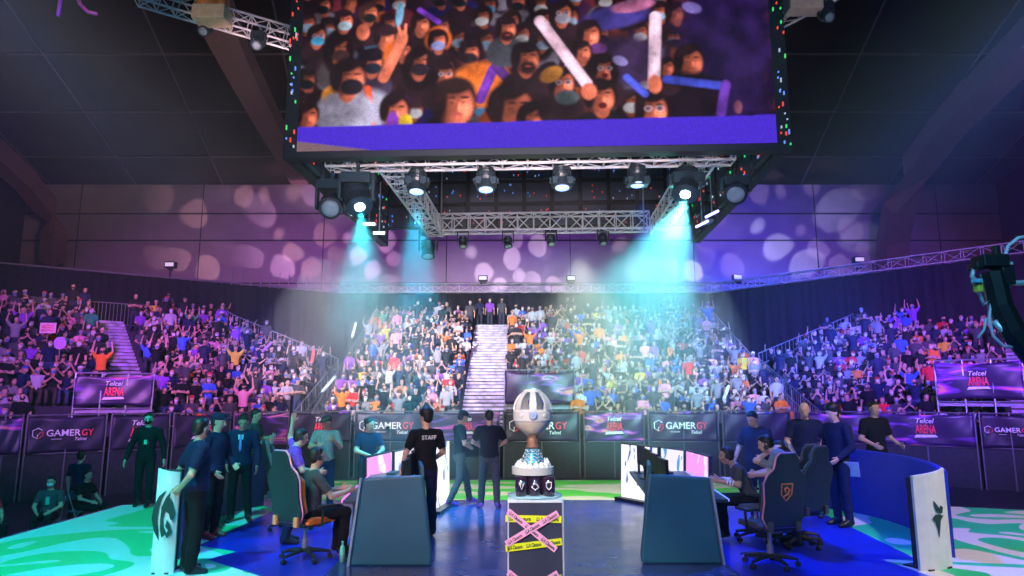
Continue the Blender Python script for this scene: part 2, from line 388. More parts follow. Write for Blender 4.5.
def hair_fig(J, kind):
    F = Fig(); s, f, u = head_frame(J); H = basis(s, f, u); he = J['head']; L = HAIR if kind != 'cap' else CAPL
    if kind == 'bald': return F
    F.ell(he+u*.060-f*.022, V(.083, .093, .082), HAIR, H, .02); F.ell(he-f*.045+u*.010, V(.078, .068, .085), HAIR, H, .02)
    if kind in ('short', 'fluffy'):
        F.ell(he+u*.105+f*.035, V(.058, .045, .028), HAIR, H, .02)
    if kind == 'fluffy': F.ell(he+u*.085-f*.02, V(.100, .105, .085), HAIR, H, .02)
    if kind == 'long':
        for q in (-1, 1): F.cap(he+s*.070*q-f*.015+u*.03, he+s*.085*q-u*.20-f*.01, .034, .030, HAIR, .03)
        F.cap(he-f*.06, he-f*.075-u*.24, .066, .055, HAIR, .03); F.ell(he+u*.10+f*.02, V(.066, .06, .03), HAIR, H, .02)
    if kind == 'bun': F.ell(he-f*.13+u*.05, V(.042, .042, .042), HAIR, H, .01)
    return F
def cap_fig(J):
    F = Fig(); s, f, u = head_frame(J); H = basis(s, f, u); he = J['head']
    F.ell(he+u*.075-f*.010, V(.090, .108, .068), CAPL, H, .01); F.ell(he+u*.062+f*.120, V(.062, .058, .012), CAPL, H, .012)
    return F
def mask_fig(J):
    F = Fig(); s, f, u = head_frame(J); H = basis(s, f, u); he = J['head']
    F.ell(he-u*.038+f*.034, V(.062, .073, .052), MASK, H, .01)
    for q in (-1, 1): F.cap(he-u*.02+f*.055+s*.052*q, he+s*.079*q+u*.0, .006, .004, MASK, .01)
    return F
def eyes_mb(J, mb):
    s, f, u = head_frame(J); he = J['head']
    for q in (-1, 1):
        c = he+f*.081+u*.020+s*.030*q
        mb.lathe([(.0, -.006), (.010, -.002), (.011, 0), (.009, .003), (.004, .005)], c, 8, 0, basis(s, u, f))

skin_cols = [(.62, .36, .26), (.50, .28, .20), (.70, .42, .32), (.55, .31, .22)]
SHIRTS = {'pale': (.48, .46, .52), 'black': (.010, .010, .013), 'navy': (.012, .018, .06), 'white': (.75, .75, .78), 'grey': (.25, .25, .27), 'orange': (.85, .20, .03), 'red': (.70, .03, .04),
          'blue': (.05, .14, .65), 'purple': (.28, .07, .55), 'pink': (.85, .30, .45), 'yellow': (.85, .62, .05), 'green': (.05, .35, .16), 'charcoal': (.07, .07, .08)}
def cm(name, rough=.8): return mat('cloth_'+name, SHIRTS[name], rough, noise=.25, nscale=30, bump=.15)
def person(label, loc, rz, J, h=1.73, top='black', legs='black', shoe='black', hair='short', mask=None, cap=None, sleeve='short', skin=0, bulk=1.0, slim=1.0, hc=(.015, .012, .012), vox=.0095, eyes=True):
    sc = h/1.73
    t = thing('person', label, 'person', loc, rz)
    sm = mat('skin_%d' % skin, skin_cols[skin], .5, noise=.06)
    lg = cm(legs) if legs in SHIRTS else mat('skin', (.6, .35, .25))
    F = body_fig(J, sleeve, bulk, slim=slim)
    me = fig_mesh('body', F.mesh(vox, sc), [sm, cm(top), lg, mat('shoe_'+shoe, SHIRTS.get(shoe, (.02, .02, .02)), .4)]); link('body', me, t)
    if hair != 'bald':
        hf = hair_fig(J, hair)
        if cap:
            hf.p = [q for q in hf.p][1:]
        me = fig_mesh('hair', tuple(x if i < 2 else x*0 for i, x in enumerate(hf.mesh(vox*.9, sc))), [mat('hair_%.3f' % hc[0], hc, .5, noise=.3, nscale=60)]); link('hair', me, t)
    if cap:
        vv = cap_fig(J).mesh(vox*.8, sc); me = fig_mesh('cap', (vv[0], vv[1], vv[2]*0), [cm(cap)]); link('cap', me, t)
    if mask:
        vv = mask_fig(J).mesh(vox*.8, sc); me = fig_mesh('face_mask', (vv[0], vv[1], vv[2]*0), [cm(mask)]); link('face_mask', me, t)
    if eyes:
        mb = MB(); J2 = {k: v*sc for k, v in J.items() if k in ('head', 'neck')}; J2['look'] = J['look']; eyes_mb(J2, mb); mb.build('eyes', mat('eye_dark', (.02, .012, .01), .2), t, smooth=True)
    return t

# ------------------------------------------------------------------ the hall
FLOOR_Z = -1.0
mb = MB(); mb.box((0, 22, FLOOR_Z-.1), (70, 52, .2)); struct(mb.build('floor', mat('hall_floor', (.03, .035, .06), .45, noise=.3)))
# turf strip between stage and stand
def turf():
    m = bpy.data.materials.new('turf'); m.use_nodes = True; nt = m.node_tree; N = nt.nodes; L = nt.links; b = N['Principled BSDF']; b.inputs['Roughness'].default_value = .7
    tc = N.new('ShaderNodeTexCoord'); nz = N.new('ShaderNodeTexNoise'); nz.inputs['Scale'].default_value = .5; nz.inputs['Detail'].default_value = 1
    mp = N.new('ShaderNodeMapping'); mp.inputs['Scale'].default_value = (.7, 2.4, 1); L.new(tc.outputs['Object'], mp.inputs[0]); L.new(mp.outputs[0], nz.inputs['Vector'])
    rp = N.new('ShaderNodeValToRGB'); rp.color_ramp.interpolation = 'EASE'; L.new(nz.outputs['Fac'], rp.inputs[0])
    rp.color_ramp.elements[0].position = .46; rp.color_ramp.elements[0].color = (.12, .72, .10, 1); rp.color_ramp.elements[1].position = .54; rp.color_ramp.elements[1].color = (.80, .78, .66, 1)
    L.new(rp.outputs[0], b.inputs['Base Color']); return m
mb = MB(); mb.box((0.8, 20.2, FLOOR_Z+.01), (17, 11.4, .02)); o = struct(mb.build('floor_print', turf()))
spot('turf_light', (1.5, 17.5, 6.0), (1.2, 22, -1), (.95, 1.0, .80), 3200, 95, .6, .2)

WALL_Y = 46.0; WZ = 16.7
wall_m = mat('hall_wall', (.42, .33, .36), .8, noise=.10, nscale=.6)
mb = MB(); mb.box((0, WALL_Y+.2, (WZ+FLOOR_Z)/2), (80, .4, WZ-FLOOR_Z)); struct(mb.build('wall_back', wall_m))
mb = MB()
for z in (9.7, 12.7, 14.6): mb.box((0, WALL_Y-.02, z), (76, .06, .10))
for x in (-30, -21.5, -13, -4.5, 4, 12.5, 21, 29.5): mb.box((x, WALL_Y-.02, 13), (.05, .05, 7.4))
struct(mb.build('trim_1', mat('wall_joint', (.05, .04, .05), .7)))
for nm, x in (('wall_left', -34), ('wall_right', 34)):
    mb = MB(); mb.box((x, 21, 8), (.4, 50, 18)); struct(mb.build(nm, mat('side_wall', (.10, .07, .07), .9)))
mb = MB(); mb.box((0, -4, 12), (70, .4, 26)); struct(mb.build('wall_front', mat('side_wall', (.10, .07, .07), .9)))
# roof deck, rising towards the camera
mb = MB(); s = (25.5-WZ)/50
mb.add([(-36, WALL_Y+.4, WZ), (36, WALL_Y+.4, WZ), (36, -5, 25.5), (-36, -5, 25.5), (-36, WALL_Y+.4, WZ+.3), (36, WALL_Y+.4, WZ+.3), (36, -5, 25.8), (-36, -5, 25.8)],
       [(0, 1, 2, 3), (7, 6, 5, 4), (0, 4, 5, 1), (1, 5, 6, 2), (2, 6, 7, 3), (3, 7, 4, 0)])
struct(mb.build('ceiling', mat('roof_deck', (.032, .015, .014), .9, noise=.25, nscale=.3)))
rz_ = lambda y: WZ+(WALL_Y-y)*s
mb = MB()
for y in (42, 37, 32, 27, 22, 17, 12, 7): mb.tube([(-34, y, rz_(y)-.12), (34, y, rz_(y)-.12)], .06, 6)
for k in range(-5, 6):
    mb.tube([(k*6-8, 45.5, rz_(45.5)-.2), (k*6, 3, rz_(3)-.2)], .05, 6) if k < 0 else mb.tube([(k*6+8, 45.5, rz_(45.5)-.2), (k*6, 3, rz_(3)-.2)], .05, 6)
struct(mb.build('trim_2', mat('roof_purlin', (.15, .10, .10), .7)))
rib_m = mat('roof_rib', (.24, .13, .11), .8)
def rib(pts, wd, th, name):
    mb = MB(); pts = [np.array(p, float) for p in pts]
    vs = []; fs = []
    for i, p in enumerate(pts):
        d = nrm(pts[min(i+1, len(pts)-1)]-pts[max(i-1, 0)]); sd = nrm(np.cross(d, V(0, 1, 0))) if abs(d[1]) < .9 else V(1, 0, 0)
        dp = nrm(np.cross(d, sd))
        for a, b in ((-1, -1), (1, -1), (1, 1), (-1, 1)): vs.append(p+sd*a*wd/2+dp*b*th/2)
    for i in range(len(pts)-1):
        for q in range(4): q2 = (q+1) % 4; fs.append((i*4+q, i*4+q2, i*4+4+q2, i*4+4+q))
    fs += [(3, 2, 1, 0), tuple(len(vs)-4+q for q in range(4))]
    mb.add(vs, fs); return struct(mb.build(name, rib_m))
# right arch: rises from behind the drape and sweeps over the stand towards the camera
rib([P(893, 275, 43), P(893, 240, 42), P(900, 205, 40), P(918, 165, 37), P(948, 125, 33), P(990, 82, 29), P(1035, 38, 25), P(1090, -20, 21)], 1.5, 1.1, 'beam_right')
rib([P(52, 262, 43), P(54, 232, 42), P(46, 206, 40), P(25, 180, 37), P(-8, 150, 33), P(-60, 110, 29)], .95, 1.1, 'beam_left')
rib([P(212, 5, 20), P(238, 62, 26), P(268, 120, 33), P(300, 178, 44)], 1.15, .9, 'beam_cross')
spot('beam_cross_light', (-5, 12, 8), P(250, 80, 28), (1.0, .62, .66), 1500, 34, .6, .2)

# drape ring behind the stands, top at 8.3 m, with the truss along it
ring = [(-30, 27.8), (-24.2, 31.7), (-10.4, 41), (12, 41), (21.5, 30.6), (28, 23.5)]
vs = []; fs = []; mb = MB(); n0 = 0
for (a, b) in zip(ring[:-1], ring[1:]):
    a = V(*a); b = V(*b); n = int(np.linalg.norm(b-a)/.12); t = nrm(b-a); nn = V(-t[1], t[0])
    for i in range(n):
        p = a+(b-a)*i/n+nn*.06*math.sin(i*1.3+math.sin(i*.37)*2); vs += [(p[0], p[1], FLOOR_Z), (p[0], p[1], 8.25)]
fs = [(2*i, 2*i+2, 2*i+3, 2*i+1) for i in range(len(vs)//2-1)]
mb.add(vs, fs); o = mb.build('drape', mat('black_drape', (.022, .022, .03), .85, noise=.3), smooth=True)
sm_ = o.modifiers.new('s', 'SOLIDIFY'); sm_.thickness = .02
tag(o, 'tall black drape curtain ringing the back of all the grandstands', 'curtain')
for k, (a, b, lab) in enumerate(((ring[2], ring[3], 'silver box truss over the centre grandstand on top of the drape'), (ring[3], ring[5], 'silver box truss climbing along the top of the drape over the right grandstand'))):
    mb = MB()
    if k: truss(mb, (*ring[3], 8.55), (*ring[4], 8.55), .5, .03, .8); truss(mb, (*ring[4], 8.55), (*ring[5], 8.55), .5, .03, .8)
    else: truss(mb, (*a, 8.55), (*b, 8.55), .5, .03, .8)
    tag(mb.build('box_truss', alu()), lab, 'truss')
mb = MB(); mb.tube([(-30, 27.7, 8.3), (-24.2, 31.6, 8.3), (-10.4, 40.9, 8.3)], .04, 6); 
for i in range(14):
    p = V(-16, 37.1)+(V(-10.4, 40.9)-V(-16, 37.1))*i/13; mb.tube([(p[0], p[1], 8.2), (p[0], p[1], 9.1)], .03, 5)
tag(mb.build('drape_rail', steel()), 'thin steel rail along the drape top over the left grandstand', 'rail')

# ------------------------------------------------------------------ stage deck
def glossy_deck():
    m = bpy.data.materials.new('glossy_deck'); m.use_nodes = True; nt = m.node_tree; N = nt.nodes; L = nt.links; b = N['Principled BSDF']
    tc = N.new('ShaderNodeTexCoord'); br = N.new('ShaderNodeTexBrick'); br.inputs['Scale'].default_value = 1.0
    br.inputs['Brick Width'].default_value = 1.22; br.inputs['Row Height'].default_value = 2.44; br.inputs['Mortar Size'].default_value = .008; br.offset = 0
    br.inputs['Color1'].default_value = (.045, .07, .22, 1); br.inputs['Color2'].default_value = (.06, .085, .25, 1); br.inputs['Mortar'].default_value = (.01, .01, .02, 1)
    L.new(tc.outputs['Object'], br.inputs['Vector']); L.new(br.outputs[0], b.inputs['Base Color'])
    nz = N.new('ShaderNodeTexNoise'); nz.inputs['Scale'].default_value = 2.2; nz.inputs['Detail'].default_value = 4; L.new(tc.outputs['Object'], nz.inputs['Vector'])
    mr = N.new('ShaderNodeMapRange'); mr.inputs['To Min'].default_value = .10; mr.inputs['To Max'].default_value = .36; L.new(nz.outputs['Fac'], mr.inputs[0]); L.new(mr.outputs[0], b.inputs['Roughness'])
    bp = N.new('ShaderNodeBump'); bp.inputs['Strength'].default_value = .08; L.new(nz.outputs['Fac'], bp.inputs['Height']); L.new(bp.outputs[0], b.inputs['Normal'])
    return m
deck = [(-9.5, 2), (10.8, 2), (10.8, 12.4), (9.4, 12.98), (6.2, 14.2), (-5.6, 14.2), (-7.5, 13.56), (-7.5, 10.2), (-9.5, 7)]
mb = MB(); mb.prism(deck, FLOOR_Z, 0); struct(mb.build('floor_stage', [glossy_deck()]))
def swirl_mat(base, green):
    m = bpy.data.materials.new('swirl_print'); m.use_nodes = True; nt = m.node_tree; N = nt.nodes; L = nt.links; b = N['Principled BSDF']; b.inputs['Roughness'].default_value = .5
    tc = N.new('ShaderNodeTexCoord'); nz = N.new('ShaderNodeTexNoise'); nz.inputs['Scale'].default_value = .38; nz.inputs['Detail'].default_value = .3; nz.inputs['Distortion'].default_value = 1.9
    L.new(tc.outputs['Object'], nz.inputs['Vector'])
    wv = N.new('ShaderNodeMath'); wv.operation = 'MULTIPLY'; wv.inputs[1].default_value = 9.0; L.new(nz.outputs['Fac'], wv.inputs[0])
    fr = N.new('ShaderNodeMath'); fr.operation = 'SINE'; mu = N.new('ShaderNodeMath'); mu.operation = 'MULTIPLY'; mu.inputs[1].default_value = 2.4; L.new(wv.outputs[0], mu.inputs[0]); L.new(mu.outputs[0], fr.inputs[0])
    rp = N.new('ShaderNodeValToRGB'); L.new(fr.outputs[0], rp.inputs[0]); rp.color_ramp.elements[0].position = .30; rp.color_ramp.elements[1].position = .34
    rp.color_ramp.elements[0].color = (*base, 1); rp.color_ramp.elements[1].color = (*green, 1); L.new(rp.outputs[0], b.inputs['Base Color']); return m
sw = swirl_mat((.82, .80, .80), (.03, .66, .30))
# left wing sheet: saw-toothed inner edge, right wing mirrored
def gp(*a): return [tuple(G(x, y)[:2]) for x, y in a]
lw = [(-9.4, 2.1)]+gp((330, 640), (240, 590), (262, 577), (207, 560), (236, 552), (198, 546), (278, 509))+[(-5.62, 14.1), (-7.42, 13.5), (-7.42, 10.2), (-9.4, 7)]
rw = gp((775, 500), (821, 513), (918, 560), (882, 560), (935, 578), (900, 584), (975, 620), (1080, 700))+[(10.7, 2.1), (10.7, 12.35), (9.38, 12.9), (6.3, 14.1)]
for nm, pl in (('floor_wing_left', lw), ('floor_wing_right', rw)):
    mb = MB(); mb.prism(pl, .0, .006); struct(mb.build(nm, [sw]))
bv = mat('blue_vinyl', (.012, .03, .52), .28, noise=.25, nscale=1.2)
bl_ = gp((280, 508), (345, 505), (352, 540), (350, 600), (352, 660), (330, 650))
br_ = gp((716, 505), (770, 500), (775, 500))
for nm, pl, z in (('floor_blue_left', [(-4.9, 2.1)]+gp((199, 547), (279, 508), (330, 505), (352, 545))+[(-1.9, 2.1)], .004), ('floor_blue_right', [(2.4, 2.1)]+gp((722, 560), (705, 505), (774, 499), (821, 512), (919, 559))+[(6.4, 2.1)], .004)):
    mb = MB(); mb.prism(pl, .0, z); struct(mb.build(nm, [bv]))

# ------------------------------------------------------------------ grandstands
PITCHR, RISE, NR, Z0 = .70, .33, 18, .40
stairm = mat('stair_tread', (.40, .36, .50), .5, noise=.5, nscale=3)
stepm = mat('stand_step', (.02, .02, .03), .7)
def uv(th): return V(math.cos(th), math.sin(th)), V(-math.sin(th), math.cos(th))
# block = origin (front corner), row direction r, up direction u, rows, extent per row (t0,t1)
thL, thR = R(38), R(-36)
rL, uL = uv(thL); rR, uR = uv(thR)
BL = V(-8.15, 26.2); BR = V(11.75, 26.6)
def extL(i):
    D = i*PITCHR; t_clip = (-8.2-(BL[0]+uL[0]*D))/rL[0]; t_edge = (10.1-D)*.745
    return (-15.5 if i > 4 else -14.5, min(t_clip, max(t_edge, 0)))
def extR(i):
    D = i*PITCHR; t_clip = (11.8-(BR[0]+uR[0]*D))/rR[0]; t_edge = -(10.3-D)*.80
    return (max(t_clip, min(t_edge, 0)), 15.0)
BLOCKS = [
 dict(name='centre', B=V(0, 27.5), r=V(1, 0), u=V(0, 1), n=NR, ext=lambda i: (-7.9, 11.5), stairs=[(-2.15, -.25, 0)], lab='centre grandstand', zone=[(-.2, 2.6, 3)]),
 dict(name='left', B=BL, r=rL, u=uL, n=16, ext=extL, stairs=[(-5.6, -4.4, 0)], lab='left grandstand', zone=[(-8.4, -4.2, 4)]),
 dict(name='right', B=BR, r=rR, u=uR, n=16, ext=extR, stairs=[(6.0, 7.2, 0)], lab='right grandstand', zone=[(5.6, 9.0, 4)])]
def xy(bk, t, D): return bk['B']+bk['r']*t+bk['u']*D
railm = steel()
for bk in BLOCKS:
    T = thing('grandstand', {'centre': 'stepped centre grandstand facing the stage with a pale middle stairway', 'left': 'stepped left grandstand angled towards the stage', 'right': 'stepped right grandstand angled towards the stage'}[bk['name']], 'grandstand', (*bk['B'], FLOOR_Z))
    o3 = V(*bk['B'], FLOOR_Z)
    mb = MB(); sb = MB()
    for i in range(bk['n']):
        t0, t1 = bk['ext'](i); z = Z0+RISE*i; D0, D1 = i*PITCHR, (i+1)*PITCHR+(1.2 if i == bk['n']-1 else 0)
        c = [xy(bk, t0, D0), xy(bk, t1, D0), xy(bk, t1, D1), xy(bk, t0, D1)]
        mb.add([(*p, q) for q in (FLOOR_Z, z) for p in c] and [V(*p, q)-o3 for q in (FLOOR_Z, z) for p in c], [(3, 2, 1, 0), (4, 5, 6, 7), (0, 1, 5, 4), (1, 2, 6, 5), (2, 3, 7, 6), (3, 0, 4, 7)])
        for (a, b, first) in bk['stairs']:
            for h in (0, 1):
                zz = z+RISE*(h*.5-.0)+.03; d0 = D0+.35*h-.02; 
                c = [xy(bk, a, d0), xy(bk, b, d0), xy(bk, b, d0+.35), xy(bk, a, d0+.35)]
                sb.add([V(*p, q)-o3 for q in (zz-.115, zz) for p in c], [(3, 2, 1, 0), (4, 5, 6, 7), (0, 1, 5, 4), (1, 2, 6, 5), (2, 3, 7, 6), (3, 0, 4, 7)])
    mb.build('seating_steps', stepm, T); sb.build('stairway', stairm, T)
    # railings: down each end and across the top
    rb = MB()
    for side in ((0, 1) if bk['name'] == 'centre' else (1,) if bk['name'] == 'left' else (0,)):
        prev = None
        for i in range(0, bk['n']+1):
            ii = min(i, bk['n']-1); e = bk['ext'](ii)[side]; p = xy(bk, e, i*PITCHR); z = Z0+RISE*ii
            q = V(*p, z)-o3; rb.tube([q, q+V(0, 0, 1.1)], .025, 5)
            if prev is not None:
                for hh in (.55, 1.1): rb.tube([prev+V(0, 0, hh), q+V(0, 0, hh)], .025, 5)
                for f in (.25, .5, .75): m = prev+(q-prev)*f; rb.tube([m+V(0, 0, .1), m+V(0, 0, 1.1)], .012, 4, cap=False)
            prev = q
        rb.build('guard_rail', railm, T); rb = MB()
    i = bk['n']-1; t0, t1 = bk['ext'](i); z = Z0+RISE*i; D = bk['n']*PITCHR+1.0
    if bk['name'] != 'centre':
        for hh in (.15, 1.2): rb.tube([V(*xy(bk, t0, D), z+hh)-o3, V(*xy(bk, t1, D), z+hh)-o3], .03, 5)
        k = int((t1-t0)/.16)
        for j in range(k): p = V(*xy(bk, t0+(t1-t0)*j/k, D), z)-o3; rb.tube([p+V(0, 0, .15), p+V(0, 0, 1.2)], .012, 4, cap=False)
    if rb.v: rb.build('top_rail', railm, T)
    bk['obj'] = T

# ------------------------------------------------------------------ barrier banners
def streak_mat(seed, base=(.035, .015, .07)):
    k = 'streak_%d' % seed
    if k in MATS: return MATS[k]
    m = bpy.data.materials.new(k); m.use_nodes = True; nt = m.node_tree; N = nt.nodes; L = nt.links; b = N['Principled BSDF']; b.inputs['Roughness'].default_value = .38
    tc = N.new('ShaderNodeTexCoord'); mp = N.new('ShaderNodeMapping'); mp.inputs['Rotation'].default_value = (0, R(28), 0); mp.inputs['Scale'].default_value = (.5, .5, 2.6); mp.inputs['Location'].default_value = (seed*3.1, seed, 0)
    nz = N.new('ShaderNodeTexNoise'); nz.inputs['Scale'].default_value = 1.1; nz.inputs['Detail'].default_value = 2; nz.inputs['Distortion'].default_value = .8
    L.new(tc.outputs['Object'], mp.inputs[0]); L.new(mp.outputs[0], nz.inputs['Vector'])
    rp = N.new('ShaderNodeValToRGB'); L.new(nz.outputs['Fac'], rp.inputs[0]); e = rp.color_ramp.elements
    e[0].position = .52; e[0].color = (*base, 1); e[1].position = .60; e[1].color = (.22, .06, .45, 1)
    for p, c in ((.64, (.75, .10, .40)), (.67, (.85, .35, .12)), (.71, (.10, .06, .30))): x = e.new(p); x.color = (*c, 1)
    L.new(rp.outputs[0], b.inputs['Base Color']); MATS[k] = m; return m
dark_banner = lambda: mat('banner_dark', (.022, .012, .045), .45, noise=.5, nscale=2.5)
white_ink = lambda: mat('white_print', (.85, .85, .88), .5); red_ink = lambda: mat('red_print', (.90, .05, .10), .5)
def lettering(c, ex, kind, H, parent, o3):
    ez = V(0, 0, 1); mb = MB(); c = np.array(c)-o3
    if kind == 'gy':                      # hexagon G emblem and GAMERGY
        S = H
        put_text(mb, 'GAMER', c-ex*S*.12, ex, ez, width=S*1.16, height=S*.26)
        put_text(mb, 'GY', c+ex*S*.70, ex, ez, width=S*.42, height=S*.26, mi=1)
        g = c-ex*S*1.0
        for (pts, mi) in (([(.16, .12), (.02, .20), (-.15, .11), (-.15, -.11), (0, -.20), (.02, -.05)], 0), ([(.03, -.22), (.19, -.10), (.19, .06), (.08, .02), (.08, -.06)], 1)):
            mb.tube([g+ex*a*S+ez*b*S for a, b in pts], .022*S, 5, mi)
        put_text(mb, 'Telcel', c+ex*S*.48-ez*S*.25, ex, ez, width=S*.42, shear=.25)
        mb.box(tuple(c-ex*S*.35-ez*S*.24), (.36*S, .01, .02*S), math.atan2(ex[1], ex[0]))
    else:
        put_text(mb, 'Telcel', c+ez*H*.25, ex, ez, width=H*.55, shear=.25)
        put_text(mb, 'ARENA', c-ez*H*.03, ex, ez, width=H*.62, height=H*.30, mi=1, bold=.03)
        a = [c+ex*x*H+ez*z*H for x, z in ((-.36, -.33), (.36, -.30), (.28, -.22), (-.30, -.23))]
        n = np.cross(ex, ez)*.01; mb.add([p+n for p in a]+[p-n for p in a], [(0, 1, 2, 3), (7, 6, 5, 4), (0, 4, 5, 1), (1, 5, 6, 2), (2, 6, 7, 3), (3, 7, 4, 0)])
    mb.build('lettering', [white_ink(), red_ink()], parent)
def banner_cloth(a, b, z0, z1, sag, o3, parent, m, seed=0, thick=.01):
    a = np.array(a, float); b = np.array(b, float); L = np.linalg.norm(b-a); ex = (b-a)/L; nn = V(ex[1], -ex[0]); nx, nz = 26, 10; vs = []
    rnd = random.Random(seed); ph = rnd.random()*6
    for j in range(nz+1):
        for i in range(nx+1):
            u, v = i/nx, j/nz; edge = 4*u*(1-u)
            dz = -sag*edge*(v) + sag*.6*edge*(1-v)
            dn = .03+.022*math.sin(9*u*L/2+ph+4*v)+.02*math.sin(17*u-7*v+ph)*(1-edge*.5)
            p = a+ex*L*u+nn*dn; vs.append(V(p[0], p[1], z0+(z1-z0)*v+dz)-o3)
    fs = [(j*(nx+1)+i, j*(nx+1)+i+1, (j+1)*(nx+1)+i+1, (j+1)*(nx+1)+i) for j in range(nz) for i in range(nx)]
    mb = MB(); mb.add(vs, fs); o = mb.build('banner', m, parent, smooth=True); md = o.modifiers.new('s', 'SOLIDIFY'); md.thickness = thick; md.offset = -1
    return o
# fence line in plan
FENCE = [(-15.7, 19.6), (-8.2, 25.6), (-6.5, 26.55), (11.6, 26.55), (12.6, 25.7), (18.6, 21.2)]
def fence_at(px):                       # where the fence meets a picture column
    d = V((px-512)/693., 1)
    best = None
    for a, b in zip(FENCE[:-1], FENCE[1:]):
        a = V(*a); b = V(*b); e = b-a; M = np.array([[d[0], -e[0]], [d[1], -e[1]]])
        t, s_ = np.linalg.solve(M, a)
        if -.02 <= s_ <= 1.02: best = d*t
    return best
ords = ['far-left', 'second', 'third']
secs = [(-12, 26, 'streak', None, 'purple streaked banner barrier at the far left edge'), (28, 109, 'dark', 'gy', 'barrier with dark GAMERGY banner at the left, behind the seated workers'),
        (112, 172, 'dark', 'ar', 'barrier with purple Telcel ARENA banner behind the masked man in black'), (174, 232, 'dark', 'ar', 'barrier with purple ARENA banner behind the man with hands clasped at his back'),
        (234, 290, 'streak', None, 'barrier with streaked banner behind the man in the dark suit'), (293, 352, 'dark', 'ar', 'barrier with ARENA banner behind the players of the left team'),
        (355, 427, 'dark', 'gy', 'barrier with teal-lit GAMERGY banner over the left gaming desk'), (430, 500, 'streak', 'ar', 'barrier with shiny silver-purple ARENA banner below the pale stairway'),
        (503, 580, 'dark', 'gy', 'barrier with GAMERGY banner directly behind the trophy'), (583, 644, 'streak', 'ar', 'barrier with Telcel ARENA banner just right of the trophy'),
        (647, 718, 'dark', 'gy', 'barrier with GAMERGY banner over the white LED board of the right desk'), (721, 790, 'dark', None, 'plain dark barrier behind the right team'),
        (793, 874, 'streak', None, 'streaked barrier behind the standing staff on the right'), (877, 974, 'streak', 'ar', 'barrier with Telcel ARENA banner above the curved blue wall'),
        (977, 1040, 'dark', 'gy', 'barrier with GAMERGY banner at the far right edge')]
FT, FB = 1.50, .36
for k, (x0, x1, mk, tx, lab) in enumerate(secs):
    a, b = fence_at(x0), fence_at(x1)
    if a is None or b is None: continue
    o3 = V(*a, FLOOR_Z); T = thing('crowd_barrier', lab, 'barrier', o3, 0, 'banner barriers along the front of the stands')
    ex = nrm(np.append(b-a, 0)); nn = V(ex[1], -ex[0], 0)
    mb = MB(); A = V(*a, 0)-V(*a, FLOOR_Z)+V(0, 0, 0); 
    L = np.linalg.norm(b-a); az = math.atan2(ex[1], ex[0])
    pa = V(0, 0, 0)
    for f in (0, .5, 1): q = ex*(L-.06)*f+ex*.03; mb.tube([q, q+V(0, 0, FT+1.05)], .028, 6)
    for z in (FT+1.0, FB+1.0): mb.tube([ex*.02+V(0, 0, z), ex*(L-.02)+V(0, 0, z)], .028, 6)
    mb.build('frame', mat('barrier_steel', (.16, .16, .19), .5, .4), T)
    mb = MB(); mb.box(tuple(ex*L/2-nn*.06+V(0, 0, (FB+1)/2)), (L-.02, .04, FB+.98), az); mb.build('lower_board', mat('pit_board', (.012, .02, .03), .6, noise=.4), T)
    banner_cloth(a+ex[:2]*.05, b-ex[:2]*.05, FB, FT-.03, .05, o3, T, streak_mat(k) if mk == 'streak' else dark_banner(), k)
    if tx: 
        c = V(*((a+b)/2), (FT+FB)/2+.04)+nn*.12; lettering(c, ex, tx, min(1.1, L*.36) if tx == 'gy' else 1.0, T, o3)
# raised banners on the entrance platforms
for (x0, x1, yt, yb, Y0, Y1, lab, sd) in ((76, 154, 374, 407, 23.0, 24.0, 'streaked purple Telcel ARENA banner on the entrance platform in the left grandstand', 31),
                                  (505, 574, 371, 404, 28.0, 28.0, 'shiny purple banner on the entrance platform behind the trophy', 33),
                                  (934, 1022, 362, 400, 24.2, 22.6, 'dark Telcel ARENA banner on the entrance platform in the right grandstand', 35)):
    a = P(x0, yt, Y0); b = P(x1, yt, Y1); zb = P(x0, yb, Y0)[2]; zt = a[2]; o3 = V(a[0], a[1], Z0)
    T = thing('platform_banner', lab, 'banner', o3); ex = nrm(V(b[0]-a[0], b[1]-a[1], 0)); L = np.linalg.norm(b[:2]-a[:2]); nn = V(ex[1], -ex[0], 0); az = math.atan2(ex[1], ex[0])
    mb = MB()
    for z in (zt+.04, zb-.06): mb.tube([V(0, 0, z-Z0), ex*L+V(0, 0, z-Z0)], .03, 6)
    for f in (0, .33, .66, 1): mb.tube([ex*L*f+V(0, 0, -.0), ex*L*f+V(0, 0, zt-Z0+.04)], .03, 6)
    mb.build('frame', railm, T)
    mb = MB(); mb.box(tuple(ex*L/2-nn*.7+V(0, 0, zb-Z0-.15)), (L, 1.3, .12), az); mb.build('platform', mat('platform_deck', (.35, .32, .42), .5), T)
    banner_cloth(a[:2], b[:2], zb, zt, .10, o3, T, streak_mat(sd), sd)
    if sd != 33: lettering(V(*((a+b)/2)[:2], (zt+zb)/2)+nn*.12, ex, 'ar', .95, T, o3)

